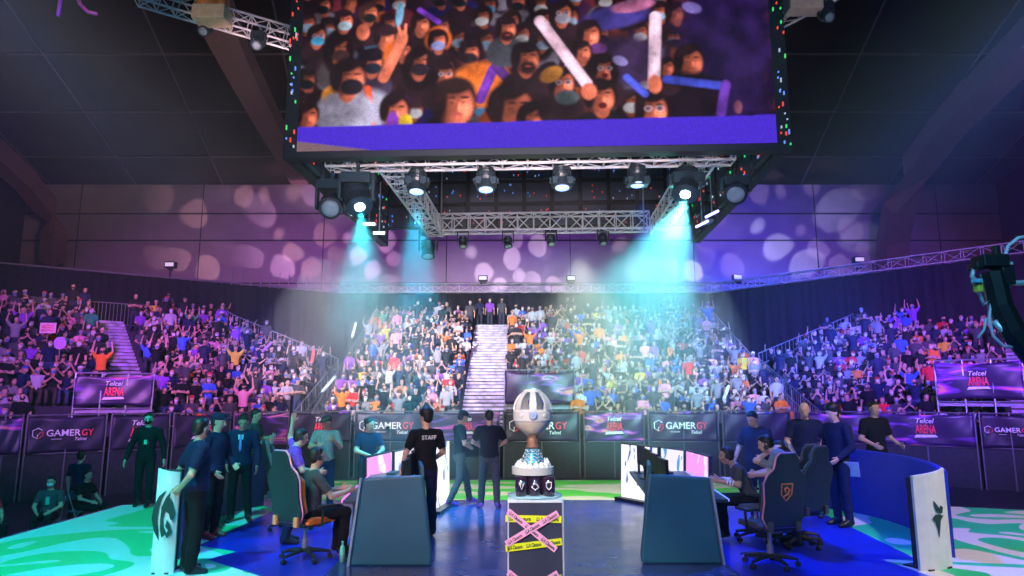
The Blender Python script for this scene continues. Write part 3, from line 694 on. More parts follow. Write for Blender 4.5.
# ------------------------------------------------------------------ the hanging screen cube
TL = P(297, 152, 10.8); TR = P(777, 143, 10.4)
cx = nrm(V(TR[0]-TL[0], TR[1]-TL[1], 0)); cn = V(cx[1], -cx[0], 0); cy = -cn       # cx along the screen, cn towards the viewer
SW = np.linalg.norm((TR-TL)[:2]); SH = SW*9/16; SZ = 6.04
ang = math.atan2(cx[1], cx[0])
def paint():
    Wp, Hp = 640, 360; img = np.zeros((Hp, Wp, 3)); yy, xx = np.mgrid[0:Hp, 0:Wp]
    X = 297+480*(xx+.5)/Wp; Y = 150-270*(1-(yy+.5)/Hp)     # target-like picture units, y down
    rnd = np.random.RandomState(5)
    img[:] = (.022, .008, .016)
    def blob(cx_, cy_, rx, ry, col, rot=0, soft=.25, shade=.35):
        c, s = math.cos(rot), math.sin(rot); u = ((X-cx_)*c+(Y-cy_)*s)/rx; v = (-(X-cx_)*s+(Y-cy_)*c)/ry
        d = np.sqrt(u*u+v*v); a = np.clip((1+soft*.5-d)/soft, 0, 1)[..., None]
        sh = (1-shade*np.clip(.5-.5*u-.3*v+.2, 0, 1))[..., None]; img[:] = img*(1-a)+a*np.array(col)*sh
    def stick(x0, y0, x1, y1, w_, col):
        d = np.array([x1-x0, y1-y0]); l = np.hypot(*d); d = d/l; t = np.clip((X-x0)*d[0]+(Y-y0)*d[1], 0, l)
        q = np.hypot(X-x0-t*d[0], Y-y0-t*d[1])/w_; a = np.clip((1.1-q)/.2, 0, 1)[..., None]; img[:] = img*(1-a)+a*np.array(col)*(1-.3*np.clip(q, 0, 1)**2)[..., None]
    SK = (.74, .21, .13)
    def person(x, y, r, skin=SK, hair=(.02, .008, .012), mask=None, shirt=(.05, .02, .03), long=False, look=.15, glasses=False, mouth=False, beard=False, cap_=None):
        blob(x, y+r*2.3, r*1.9, r*1.5, shirt, 0, .2, .5)
        if long: blob(x, y+r*.5, r*1.35, r*1.8, hair)
        blob(x+r*.05, y+r*.95, r*.5, r*.6, tuple(c*.7 for c in skin))
        blob(x, y-r*.15, r*1.08, r*1.2, hair, 0, .2)
        blob(x+r*look, y+r*.12, r*.76, r*1.0, skin, 0, .3, .75)
        for s in (-1, 1):
            blob(x+r*(look+.32*s), y+r*.0, r*.13, r*.06, (.05, .02, .02)); blob(x+r*(look+.32*s), y-r*.04, r*.24, r*.13, tuple(c*.62 for c in skin), 0, 1.2, 0); blob(x+r*(look+.32*s), y+r*.0, r*.12, r*.05, (.05, .02, .02)); blob(x+r*(look+.34*s), y-r*.27, r*.24, r*.06, (.06, .02, .02))
        blob(x+r*(look+.1), y+r*.25, r*.10, r*.22, tuple(min(1, c*1.15) for c in skin), 0, .6, 0)
        blob(x+r*(look+.42), y+r*.32, r*.22, r*.35, tuple(min(1, c*1.22) for c in skin), 0, 1.2, 0); blob(x+r*(look-.5), y+r*.35, r*.30, r*.6, tuple(c*.35 for c in skin), 0, 1.3, 0)
        tl = rnd.uniform(-.6, .2); blob(x+r*(look*.5-.15), y-r*.84, r*.90, r*.40, hair, tl, .4, 0); blob(x-r*(.78-look*.5), y+r*.0, r*.34, r*.85, hair, .1, .5, 0)
        if long: blob(x+r*(.85+look*.3), y+r*.3, r*.30, r*1.1, hair, -.1, .5, 0)
        if beard: blob(x+r*look, y+r*.72, r*.62, r*.50, (.06, .02, .02), 0, .5); 
        if mouth: blob(x+r*look, y+r*.62, r*.28, r*.22, (.15, .01, .02))
        else: blob(x+r*look, y+r*.60, r*.26, r*.07, (.55, .10, .10))
        if mask: blob(x+r*look, y+r*.55, r*.72, r*.52, mask, 0, .2, .4)
        if glasses:
            for s in (-1, 1): blob(x+r*(look+.36*s), y-r*.02, r*.26, r*.2, (.5, .4, .5)); blob(x+r*(look+.36*s), y-r*.02, r*.19, r*.14, (.2, .1, .12))
        if cap_: blob(x, y-r*.65, r*1.05, r*.6, cap_); blob(x+r*.5, y-r*.42, r*.9, r*.17, cap_)
    masks = [(.02, .02, .03), (.45, .55, .75), (.1, .35, .6), None, (.75, .7, .75)]
    cols = [(.06, .02, .04), (.10, .03, .10), (.7, .15, .03), (.35, .30, .40), (.05, .03, .25), (.25, .04, .06)]
    for row in range(11):                 # rows filling behind, the top of the picture too
        yv = -120+row*22
        for k in range(17):
            x_ = 300+k*30+rnd.uniform(-9, 9)+(row % 2)*14; r_ = 8+row*.25
            dark = .22 if x_ > 690 else .48
            person(x_, yv+rnd.uniform(-6, 6), r_, tuple(c*dark for c in SK), mask=(lambda q: q and tuple(c*dark*1.2 for c in q))(masks[rnd.randint(5)]), shirt=tuple(c*dark for c in cols[rnd.randint(6)]), long=rnd.rand() < .3, look=rnd.uniform(-.2, .3))
    blob(735, 40, 48, 95, (.035, .015, .09), 0, .5); blob(630, 60, 40, 30, (.06, .03, .09), 0, .5)
    blob(622, 12, 34, 13, (.07, .05, .24), -.2, .3); blob(640, 0, 22, 7, (.45, .16, .30), -.15, .3)
    blob(700, 4, 10, 6, (.20, .15, .40), .3)
    person(312, 24, 10, mask=(.10, .40, .65), glasses=True); person(340, 8, 10, mask=(.5, .6, .7)); person(366, 0, 10, mask=(.03, .03, .03), hair=(.05, .02, .02))
    person(384, 27, 11, cap_=(.05, .02, .03)); person(421, 14, 10); person(475, 47, 12, mask=(.04, .02, .03), hair=(.03, .01, .02), look=-.2); person(567, 6, 11, glasses=True, mask=(.4, .35, .45))
    person(336, 40, 12, mask=(.12, .05, .06), long=True, look=.25, shirt=(.12, .09, .10)); person(371, 55, 12, mask=(.03, .03, .06), cap_=(.02, .01, .02), shirt=(.08, .05, .1))
    blob(397, 50, 14, 20, (.75, .18, .03)); person(404, 44, 9); stick(384, 72, 402, 32, 6, SK); blob(402, 28, 6, 8, SK); stick(401, 26, 398, 15, 1.6, SK); stick(405, 26, 406, 14, 1.6, SK)
    blob(399, 2, 4, 14, (.20, .38, .55), .1)
    blob(440, 32, 14, 15, (.75, .16, .03)); person(440, 33, 10, mask=(.35, .35, .65), look=.0)
    person(447, 66, 12, mask=None, look=.1, shirt=(.10, .05, .07)); blob(485, 82, 32, 24, (.85, .22, .04)); stick(497, 66, 484, 98, 5, (.20, .05, .42)); stick(500, 62, 520, 88, 5, (.12, .04, .24))
    person(510, 22, 11, beard=True, shirt=(.10, .10, .13)); person(420, 57, 13, long=True, mask=(.05, .03, .05)); person(446, 70, 11, glasses=True)
    person(530, 55, 14, beard=True, look=.2); person(595, 30, 12, look=.1, beard=False); blob(604, 46, 9, 6, (.18, .06, .24)); person(587, 50, 10)
    blob(356, 108, 40, 26, (.50, .46, .60), 0, .25, .6); stick(368, 84, 374, 130, 4, (.75, .12, .05)); blob(330, 92, 10, 12, (.70, .30, .05)); blob(352, 110, 13, 7, (.12, .08, .14)); person(346, 72, 17, mask=(.03, .02, .03), shirt=(.50, .46, .60), look=.3)
    person(306, 112, 12); blob(404, 106, 8, 15, (.20, .06, .38)); person(397, 108, 15, look=.1, shirt=(.2, .05, .3)); blob(395, 121, 6, 12, (.25, .06, .45)); blob(408, 121, 7, 9, (.9, .6, .05))
    person(458, 101, 21, look=.15, hair=(.03, .012, .012)); person(512, 108, 20, look=.5, hair=(.025, .01, .012), shirt=(.03, .02, .02)); person(536, 120, 14, look=.1)
    person(608, 68, 12, mouth=True, glasses=True, long=True, look=.2); person(566, 82, 13, glasses=True, look=.2); blob(556, 73, 12, 8, (.60, .26, .06), -.5, .3, .6); blob(572, 98, 12, 8, (.10, .12, .14))
    person(694, 62, 14, look=.25, shirt=(.02, .01, .03)); blob(694, 100, 34, 26, (.02, .008, .02)); person(672, 68, 8); person(656, 112, 16, glasses=True)
    person(606, 98, 15, mouth=True, look=.1, shirt=(.03, .02, .03)); stick(545, 14, 592, 84, 6.0, (.75, .50, .62)); blob(594, 92, 8, 9, SK); 
    stick(663, 13, 659, 88, 6.2, (.70, .50, .62)); blob(660, 86, 7, 10, SK); stick(672, 81, 730, 90, 4.5, (.08, .10, .55)); stick(730, 88, 724, 118, 5, (.18, .06, .42)); blob(741, 112, 4, 7, (.22, .08, .12))
    stick(632, 78, 650, 96, 4, (.10, .12, .60)); blob(626, 60, 8, 5, (.25, .20, .42), .4); blob(361, 21, 7, 9, SK); stick(420, -2, 440, 12, 3, (.18, .05, .42))
    # purple strip along the bottom, with a bare grey corner
    u = (X-297)/480; top = 128.5-10*u*0-2
    m = Y > 121+3*(1-u); img[m] = (.075, .028, .66)
    g = (Y > 139+((X-297)/78)*11) & (X < 378); img[g] = (.22, .13, .16)
    def bl(a, k):
        for ax in (0, 1):
            c = np.cumsum(np.pad(a, [(k+1, k) if i == ax else (0, 0) for i in range(3)], mode='edge'), axis=ax); n_ = a.shape[ax]
            a = (np.take(c, range(2*k+1, 2*k+1+n_), ax)-np.take(c, range(0, n_), ax))/(2*k+1)
        return a
    strip = (Y > 121+3*(1-u))
    img2 = bl(img, 1); nz1 = bl(bl(rnd.randn(Hp, Wp, 1), 2), 2)*5; nz2 = bl(bl(bl(rnd.randn(Hp, Wp, 1), 8), 8), 8)*34
    lit = (1.15+.10*np.clip(nz1, -1.5, 1.5)+.30*np.clip(nz2, -1.3, 1.3)); lit[strip] = 1
    img[:] = img2*lit; img[~strip] = img[~strip]**1.2*1.3
    img *= (1+.10*rnd.randn(Hp, Wp, 1)).clip(.6, 1.4)
    return img.clip(0, 1)
def screen_mat(strength):
    m = bpy.data.materials.new('led_screen'); m.use_nodes = True; nt = m.node_tree; b = nt.nodes['Principled BSDF']; b.inputs['Base Color'].default_value = (.004, .004, .004, 1); b.inputs['Roughness'].default_value = 1; b.inputs['Specular IOR Level'].default_value = 0
    at = nt.nodes.new('ShaderNodeVertexColor'); at.layer_name = 'picture'; nt.links.new(at.outputs[0], b.inputs['Emission Color']); b.inputs['Emission Strength'].default_value = strength; return m
img = paint(); Hp, Wp = img.shape[:2]
T = thing('screen_cube', 'huge hanging LED screen cube showing the cheering crowd above the stage', 'screen', (*(TL+TR)[:2]/2, SZ-.1))
co = V(*(TL+TR)[:2]/2, SZ-.1)
me = bpy.data.meshes.new('display'); gx, gz = np.meshgrid(np.linspace(-.5, .5, Wp+1), np.linspace(1, 0, Hp+1))
vs = cx*gx[..., None]*SW+V(0, 0, 1)*(gz[..., None]*SH+.1)+cn*.02
ii = np.arange(Wp*Hp).reshape(Hp, Wp); r_, c_ = np.divmod(ii.ravel(), Wp); a = r_*(Wp+1)+c_
fs = np.stack([a, a+Wp+1, a+Wp+2, a+1], 1)
me.vertices.add(vs.size//3); me.vertices.foreach_set('co', vs.astype(np.float32).ravel()); me.loops.add(fs.size); me.loops.foreach_set('vertex_index', fs.astype(np.int32).ravel())
me.polygons.add(len(fs)); me.polygons.foreach_set('loop_start', np.arange(len(fs), dtype=np.int32)*4); me.update(calc_edges=True)
ca = me.color_attributes.new('picture', 'FLOAT_COLOR', 'CORNER'); cc = np.ones((len(fs), 4, 4), np.float32); cc[..., :3] = img.reshape(-1, 1, 3); ca.data.foreach_set('color', cc.ravel())
me.materials.append(screen_mat(1.0)); o = link('display', me, T)
CD = 6.5; HW = SW/2+.24; CH = SH+.5
frm = mat('cube_frame', (.012, .012, .016), .5)
mb = MB(); mb.box(tuple(-cn*.0+V(0, 0, CH/2)+cy*.13), (HW*2, .22, CH), ang); mb.build('front_panel', frm, T)
for s_, nm in ((-1, 'side_panel'), (1, 'side_panel')):
    mb = MB(); mb.box(tuple(cx*s_*(HW-.1)+cy*(CD/2+.25)+V(0, 0, CH/2)), (.2, CD-.02, CH), ang); mb.build(nm, frm, T)
mb = MB(); mb.box(tuple(cy*(CD+.36)+V(0, 0, CH/2+.25)), (HW*2, .2, CH-.5), ang); mb.build('rear_panel', frm, T)
# module backs with status lights, visible from below and along the front edge
rnd = random.Random(3)
gb = MB(); ledc = [mat('led_red', (.3, .02, .02), emit=(1, .08, .05), estr=.9), mat('led_blue', (.02, .05, .3), emit=(.15, .35, 1), estr=.9), mat('led_green', (.02, .3, .05), emit=(.1, 1, .25), estr=.7), mat('led_white', (.4, .4, .4), emit=(.7, .8, 1), estr=.5), mat('module_back', (.05, .06, .09), .5)]
for i in range(11):
    for j in range(7):
        c = cx*(-HW+.45+i*(2*HW-.9)/10)+cy*(CD+.21)+V(0, 0, .78+j*.62)
        gb.box(tuple(c), (.62, .08, .50), ang, 4)
        for q in range(4): gb.box(tuple(c-cy*.05+cx*rnd.uniform(-.28, .28)+V(0, 0, rnd.uniform(-.22, .22))), (.022, .02, .04), ang, rnd.choice([0, 0, 1, 1, 3]))
for s_ in (-1, 1):
    for i in range(7):
        for j in range(7):
            c = cx*s_*(HW-.24)+cy*(.8+i*.85)+V(0, 0, .32+j*.62); gb.box(tuple(c), (.08, .7, .5), ang, 4)
            for q in range(4): gb.box(tuple(c-cx*s_*.05+cy*rnd.uniform(-.3, .3)+V(0, 0, rnd.uniform(-.2, .2))), (.02, .03, .045), ang, rnd.choice([0, 0, 2, 1, 3]))
    for q in range(26): gb.box(tuple(cx*s_*(HW-.11)+cn*.0+cx*rnd.uniform(-.08, .08)+V(0, 0, rnd.uniform(.05, 2.9))+cn*.03), (.018, .03, rnd.uniform(.02, .08)), ang, rnd.choice([0, 0, 2, 3, 1]))
gb.build('module_backs', ledc, T)
mb = MB(); mb.box(tuple(cy*(CD/2+.2)+V(0, 0, CH*.93)), (HW*2, CD, .1), ang); mb.build('roof_panel', frm, T)
for (x, y) in ((-3.3, .8), (3.3, .8), (-3.3, 5.6), (3.3, 5.6)):
    mb = MB(); mb.tube([cx*x+cy*y+V(0, 0, CH*.9), cx*x+cy*y+V(0, 0, rz_(12)-SZ)], .03, 6); mb.build('hoist_chain', steel(), T)

# truss frame beneath the cube
def C(x, y, z): return co+cx*x+cy*y+V(0, 0, z)
TZ = .02
T = thing('lighting_truss', 'silver box truss frame slung under the screen cube carrying the moving heads', 'truss', co)
x0, x1 = -3.55, 3.35
for nm, a, b, s_ in (('front_span', (x0, .55), (x1, .55), .30), ('rear_span', (-2.55, 6.1), (2.75, 6.1), .42), ('side_span', (-2.55, .8), (-2.55, 5.9), .36), ('side_span', (2.95, .8), (2.95, 5.9), .36)):
    z = .14 if nm != 'rear_span' else .42
    if nm == 'side_span': z = .24
    mb = MB(); truss(mb, cx*a[0]+cy*a[1]+V(0, 0, z), cx*b[0]+cy*b[1]+V(0, 0, z), s_, .026, .42); mb.build(nm, alu(), T)
for (x, y) in ((-2.5, 1.2), (2.9, 1.2), (-2.4, 5.8), (2.6, 5.8)):
    mb = MB(); mb.tube([cx*x+cy*y+V(0, 0, .1), cx*x+cy*y+V(0, 0, CH*.9)], .02, 6); mb.build('hanger', steel(), T)

# moving head lamps
hb = mat('lamp_body', (.02, .03, .04), .35)
def moving_head(name, label, px, py, Y, S, tgt, lens, lstr, group, clampz, ls=1.0):
    c = P(px, py, Y); T = thing(name, label, 'stage light', c, 0, group); d = nrm(np.array(tgt)-c)
    top = clampz-c[2]
    mb = MB(); mb.box((0, 0, top-.10*S/.4), (S*.75, S*.55, S*.28)); mb.tube([(0, 0, top-.05), (0, 0, top+.22*S)], .05*S, 8); mb.build('base', hb, T, bevel=.015)
    mb = MB(); h = top-.2*S
    for s_ in (-1, 1): mb.prism([(-S*.12, -S*.10), (S*.12, -S*.10), (S*.14, h), (-S*.14, h)], s_*S*.42-S*.04, s_*S*.42+S*.04, M=np.array([[0, 0, 1], [1, 0, 0], [0, 1, 0]]))
    mb.box((0, 0, h), (S*.92, S*.30, S*.14)); mb.build('yoke', hb, T, bevel=.01)
    s1 = nrm(np.cross(d, V(1, .01, 0))); s2 = np.cross(s1, d); M = basis(s2, s1, d)
    mb = MB(); mb.lathe([(S*.16, -S*.48), (S*.28, -S*.40), (S*.33, -S*.15), (S*.34, .0), (S*.30, S*.10), (S*.31, S*.34), (S*.33, S*.36), (S*.33, S*.42), (S*.24, S*.42)], (0, 0, 0), 20, 0, M)
    for z in (-.30, -.22, -.1): mb.lathe([(S*.335, z*S), (S*.345, z*S+.02*S), (S*.335, z*S+.04*S)], (0, 0, 0), 20, 0, M)
    o = mb.build('head', hb, T, smooth=False)
    mb = MB(); mb.lathe([(S*.25*ls, S*.40), (S*.245*ls, S*.44), (S*.14*ls, S*.475), (.001, S*.485)], (0, 0, 0), 20, 0, M)
    mb.build('lens', mat('lens_'+label[:12], (.3, .3, .35), .1, emit=lens, estr=lstr) if lens else mat('lens_dark', (.25, .30, .36), .1), T, smooth=True)
    return T
blue = (.25, .42, 1.0)
tz = SZ-.25
for px, py, lab in ((417, 181, 'blue-lit wash light under the front truss, first from the left'), (486, 179, 'blue-lit wash light under the front truss, second from the left with green display'),
                    (562, 177, 'blue-lit wash light under the front truss, third from the left'), (637, 174, 'blue-lit wash light under the front truss, last on the right')):
    c = P(px, py, 11.25); moving_head('moving_head_light', lab, px, py, 11.25, .48, c+V(0, -.6, -4), (.22, .40, 1.0), 3, 'wash lights on the front truss', tz)
    spot('wash_beam', c+V(0, -.05, -.45), c+V(0, 1.5, -6), (.02, .12, 1), 700, 26, .6, .08)
moving_head('beam_moving_head', 'big moving head with glaring white lens throwing a teal beam, left truss corner', 357, 196, 11.0, .66, P(361, 212, 10.8), (.6, 1, 1), 30, 'big moving heads', tz, .5)
moving_head('beam_moving_head', 'big moving head with bright lens throwing the wide teal beam, right truss corner', 686, 183, 11.0, .66, P(685, 200, 10.8), (.6, 1, 1), 30, 'big moving heads', tz, .5)
moving_head('beam_moving_head', 'big unlit moving head beside the glaring one at the left truss corner', 331, 206, 11.4, .58, P(320, 240, 9), None, 0, 'big moving heads', tz)
moving_head('beam_moving_head', 'big unlit moving head hanging outermost at the right truss corner', 735, 189, 11.2, .58, P(740, 230, 10), None, 0, 'big moving heads', tz)
for px, py, S, lab in ((428, 249, .52, 'large dark moving head under the rear truss, leftmost'), (463, 242, .33, 'small dark moving head under the rear truss, next to the large one'), (508, 242, .33, 'small dark moving head under the rear truss, beneath the screen middle'),
                       (551, 240, .33, 'small dark moving head under the rear truss, second from the right'), (603, 239, .33, 'small dark moving head under the rear truss, rightmost'), (706, 213, .5, 'dark moving head tilted away behind the right truss corner')):
    Y = 16.7 if px < 700 else 13.2; c = P(px, py, Y); moving_head('truss_moving_head', lab, px, py, Y, S, c+V(.2, -1, -3), None, 0, 'moving heads under the rear truss', P(px, 227, 16.7)[2] if px < 700 else tz)
T = thing('light_strip', 'short bright white batten lights in the left beam', 'light', P(376, 222, 12.2))
for k, (px, py) in enumerate(((369, 224), (381, 234), (391, 243))):
    c = P(px-12, py-10, 12+k*.6)-P(376, 222, 12.2); mb = MB(); mb.box(tuple(c), (.22, .05, .05)); mb.build('tube', mat('tube_white', (.7, .8, .9), emit=(.6, .85, 1), estr=3), T)
    mb = MB(); mb.tube([c+V(0, 0, .03), c+V(0, 0, 6.3-P(px-12, py-10, 12+k*.6)[2])], .012, 5); mb.build('hanger', steel(), T)
T = thing('light_strip', 'short violet batten lights below the right truss corner', 'light', P(705, 222, 12.2))
for k, (px, py) in enumerate(((712, 214), (702, 224))):
    c = P(px, py, 12+k*.6)-P(705, 222, 12.2); mb = MB(); mb.tube([c+V(-.12, 0, -.06), c+V(.12, 0, .06)], .025, 6); mb.build('tube', mat('tube_violet', (.5, .5, .9), emit=(.45, .4, 1), estr=4), T)
    mb = MB(); mb.tube([c, c+V(0, 0, 6.3-P(px, py, 12+k*.6)[2])], .012, 5); mb.build('hanger', steel(), T)

# roof trusses at the top corners
for (pa, Ya, pb, Yb, s_, lab) in (((138, -6), 15.5, (303, 42), 16.5, .42, 'silver roof truss passing behind the screen cube, top left'), ((775, 20), 15, (860, -25), 14, .36, 'silver roof truss passing behind the screen cube, top right')):
    mb = MB(); a = P(*pa, Ya); b = P(*pb, Yb); b[2] = a[2] if 0 else b[2]; truss(mb, a, b, s_, .03, .45); tag(mb.build('roof_truss', alu()), lab, 'truss')
c = P(213, 6, 15.2); T = thing('hoist_motor', 'orange-lit chain motor in a pale box on the top-left truss', 'motor', c)
mb = MB(); mb.box((0, 0, -.26), (.78, .5, .36)); mb.build('box', mat('pale_crate', (.75, .58, .42), .6, emit=(.9, .55, .3), estr=.0), T, bevel=.02)
mb = MB(); mb.lathe([(.24, -.1), (.26, 0), (.26, .35), (.2, .45)], (-.12, 0, 0), 16); mb.tube([(.2, 0, -.1), (.22, 0, .5)], .1, 10); mb.build('motor', mat('hoist_orange_lit', (.75, .30, .08), .5), T)  # orange light on the motor is put into its base colour
mb = MB(); mb.tube([(0, 0, .3), (0, 0, 8)], .03, 6); mb.build('chain', steel(), T)
spot('motor_light', c+V(-.6, -2.5, -1.5), c, (1, .6, .3), 60, 40, .5, .1)
c = P(803, 4, 14.2); T = thing('equipment_box', 'pale beige box hanging on the top-right truss', 'box', c)
mb = MB(); mb.box((0, 0, .05), (.75, .4, .5)); mb.build('body', mat('beige_box', (.62, .47, .40), .6), T, bevel=.02); mb = MB(); mb.tube([(0, 0, .2), (0, 0, 8)], .03, 6); mb.build('chain', steel(), T)
spot('box_light', c+V(.5, -2.5, -1.5), c, (1, .75, .65), 50, 40, .5, .1)
for px, py, Y, lab in ((205, 30, 15.5, 'small black spotlight below the orange chain motor'), (258, 44, 15.8, 'black round lamp hanging from the top-left roof truss'), (826, 16, 14.2, 'small black lamp below the top-right truss')):
    c = P(px, py, Y); moving_head('truss_spotlight', lab, px, py, Y, .40, c+V(.3, -3, -2.5), None, 0, 'lamps on the roof trusses', c[2]+.35)
for px, py, Y, zb, lab in ((171, 265, 36.0, 8.1, 'small pale floodlight on the drape top over the left grandstand'), (737, 279, 40.3, 8.8, 'small lamp standing on the truss where it starts to climb'), (858, 260, 36.0, 8.8, 'small pale lamp on a mast above the right truss'),
                           (483, 285, 40.6, 8.8, 'small lamp standing on the centre truss above the stairway'), (571, 286, 40.6, 8.8, 'small dark lamp standing on the centre truss under the teal beam')):
    c = P(px, py, Y); T = thing('flood_lamp', lab, 'lamp', (c[0], c[1], zb), 0, 'small lamps along the drape truss'); h = c[2]-zb
    mb = MB(); mb.tube([(0, 0, 0), (0, 0, max(h, .3))], .05, 6); mb.box((0, 0, .04), (.4, .4, .08)); mb.build('mast', black(), T)
    mb = MB(); mb.box((0, 0, max(h, .3)), (.55, .35, .34)); mb.box((0, 0, max(h, .3)-.2), (.2, .2, .2)); mb.build('housing', black(), T, bevel=.03)
    mb = MB(); mb.box((0, -.19, max(h, .3)), (.44, .03, .2)); mb.build('lens', mat('lens_pale', (.75, .72, .75), .3, emit=(.8, .75, .8), estr=.5), T)
# loose cables, top left
for pts, col, lab in (((( 62, -10), (60, 4), (58, 16)), (.25, .05, .6), 'short violet cable end hanging from the roof, top left'), (((76, -8), (80, 4), (88, 12), (97, 14)), (.35, .10, .5), 'curled violet cable hanging from the roof, top left')):
    mb = MB(); mb.tube([P(x, y, 14) for x, y in pts]+[], .04, 6); q = P(*pts[0], 14); mb.tube([q, V(q[0], q[1], rz_(14)-.1)], .04, 6)
    tag(mb.build('cable', mat('cable_violet%d' % len(pts), col, .4, emit=col, estr=.0), smooth=True), lab, 'cable')

# ------------------------------------------------------------------ podium and trophy
PX, PY = (534-512)*6.15/690, 6.15      # podium axis
pa = P(506, 500, 5.9); pb = P(562, 500, 5.9); PW = pb[0]-pa[0]; PT = P(534, 500, 5.9)[2]
T = thing('podium', 'black square podium criss-crossed with yellow and pink printed tape', 'podium', (PX, 5.9+PW/2, 0))
mb = MB(); mb.box((0, 0, PT/2-.01), (PW-.02, PW-.02, PT-.02)); mb.build('body', mat('podium_black', (.035, .04, .08), .5, noise=.3, nscale=3), T, bevel=.006)
mb = MB(); mb.box((0, 0, PT-.012), (PW, PW, .024)); mb.build('top_plate', mat('podium_top', (.72, .80, .86), .3), T, bevel=.004)
mb = MB()
for sx in (-1, 1): mb.box((sx*(PW/2-.006), -PW/2+.006, PT/2), (.012, .016, PT-.02))
mb.build('edge_trim', mat('podium_trim', (.62, .66, .78), .35, .3), T)
yel = mat('tape_yellow', (.78, .85, .02), .45, noise=.05); pnk = mat('tape_pink', (.95, .42, .68), .45, noise=.05); ink = mat('tape_ink', (.02, .03, .03), .5)
fy = -PW/2+.008
def pxl(x, y): q = P(x, y, 5.9); return V(q[0]-PX, 0, q[2])
def tape(a, b, wd, m, d, nm):
    a = pxl(*a); b = pxl(*b); ex = nrm(b-a); ez = V(-ex[2], 0, ex[0]); L = np.linalg.norm(b-a); mb = MB()
    y0 = fy-d; vs = [V(p[0], y, p[2]) for y in (y0, y0+.003) for p in (a-ez*wd/2, b-ez*wd/2, b+ez*wd/2, a+ez*wd/2)]
    mb.add(vs, [(0, 1, 2, 3), (7, 6, 5, 4), (0, 4, 5, 1), (1, 5, 6, 2), (2, 6, 7, 3), (3, 7, 4, 0)]); o = mb.build(nm, m, T)
    mb = MB(); n = max(2, int(L/.155))
    for i in range(n): put_text(mb, 'LLA Clausura', V(0, y0-.001, 0)+(a+(b-a)*((i+.5)/n))*V(1, 0, 1), ex, ez, width=L/n*.80, height=wd*.55, depth=.001, shear=.2, bold=.03)
    mb.build('tape_print', ink, o)
tape((505.5, 518.5), (561.5, 519.5), .056, yel, .008, 'yellow_tape'); tape((505.5, 548.5), (562, 541.5), .056, yel, .010, 'yellow_tape')
tape((508, 511), (556, 550), .050, pnk, .013, 'pink_tape'); tape((506, 544), (558, 513), .052, pnk, .018, 'pink_tape')
tape((505.5, 586), (562, 578), .056, yel, .010, 'yellow_tape'); tape((508, 572), (556, 611), .050, pnk, .013, 'pink_tape'); tape((506, 605), (558, 573), .052, pnk, .018, 'pink_tape')

BT = 5.9+PW/2; k_ = 683/BT*.99
zz = lambda y: P(532, y, BT)[2]
T = thing('trophy_case', 'black trophy base box with three rounded printed emblems on the podium', 'box', (PX, BT, PT))
bz = zz(474)-PT; bw = .33
mb = MB(); mb.box((0, 0, bz/2), (bw, .26, bz)); mb.build('body', mat('case_black', (.015, .012, .02), .3), T, bevel=.01)
mb = MB()
for x in (-.115, 0, .115):
    mb.lathe([(.01, 0), (.052, .01), (.056, bz*.5), (.052, bz-.012), (.02, bz-.004)], (x, -.125, 0), 18)
mb.build('rounded_front', mat('case_gloss', (.03, .015, .04), .12, coat=1), T, smooth=True)
mb = MB(); 
for x, pts in ((-.115, [(-.022, .03), (-.008, .0), (.0, .03), (.012, .0), (.024, .03), (.0, -.03), (-.022, .03)]), (.115, [(-.022, .03), (.022, .03), (.020, -.01), (0, -.032), (-.020, -.01), (-.022, .03)])): mb.tube([V(x+a, -.187, bz*.58+b) for a, b in pts], .0045, 5)
mb.tube([(-.03, -.184, bz*.52), (0, -.186, bz*.40), (.03, -.184, bz*.52), (.012, -.186, bz*.66), (-.012, -.186, bz*.66), (-.03, -.184, bz*.52)], .005, 5)
mb.build('emblem', white_ink(), T)
mb = MB(); mb.lathe([(.215, .0), (.235, .006), (.235, .016), (.17, .024)], (0, 0, 0), 32); mb.build('glass_disc', mat('ice_blue', (.45, .75, .85), .15, .2), T, smooth=True)
sil = mat('trophy_silver', (.86, .88, .88), .25, .35, noise=.05); sil2 = mat('trophy_satin', (.85, .87, .90), .35, .2, noise=.08)
Z0t = zz(474)
T = thing('trophy', 'tall silver trophy with an open caged bowl on a flared mountain base', 'trophy', (PX-.015, BT, Z0t))
q = lambda y: zz(y)-Z0t
mb = MB(); mb.lathe([(.165, 0), (.182, .004), (.182, q(466)-.004), (.170, q(466)), (.10, q(465.5))], (0, 0, 0), 40); mb.build('plinth', sil, T)
mb = MB(); mb.lathe([(.128, q(465.8)), (.098, q(460)), (.072, q(454)), (.052, q(448.5)), (.045, q(448))], (0, 0, 0), 30); mb.build('stem', mat('stem_blue', (.10, .42, .62), .25, .4, noise=.5, nscale=14), T, smooth=True)
mb = MB()
for s_ in range(5):                       # engraved silver wave lines and snow caps round the stem
    y = 450.5+s_*3.0; r_ = np.interp(y, [448, 454, 460, 465.8], [.052, .072, .098, .128])+.003
    mb.tube([V(math.cos(t)*r_, math.sin(t)*r_, q(y)+.008*math.sin(t*9+s_)) for t in np.linspace(0, 2*PI, 60)], .0035, 5)
mb.build('wave_lines', sil, T)
mb = MB(); rnd = random.Random(2)
for i in range(16):
    a = 2*PI*i/16+.2; h = .035+.035*rnd.random(); r0 = .150; c = V(math.cos(a)*r0*.86, math.sin(a)*r0*.86, q(466)); 
    mb.lathe([(.036, -.01), (.028, h*.35), (.012, h*.75), (.001, h)], tuple(c), 6)
mb.build('snow_peaks', sil2, T)
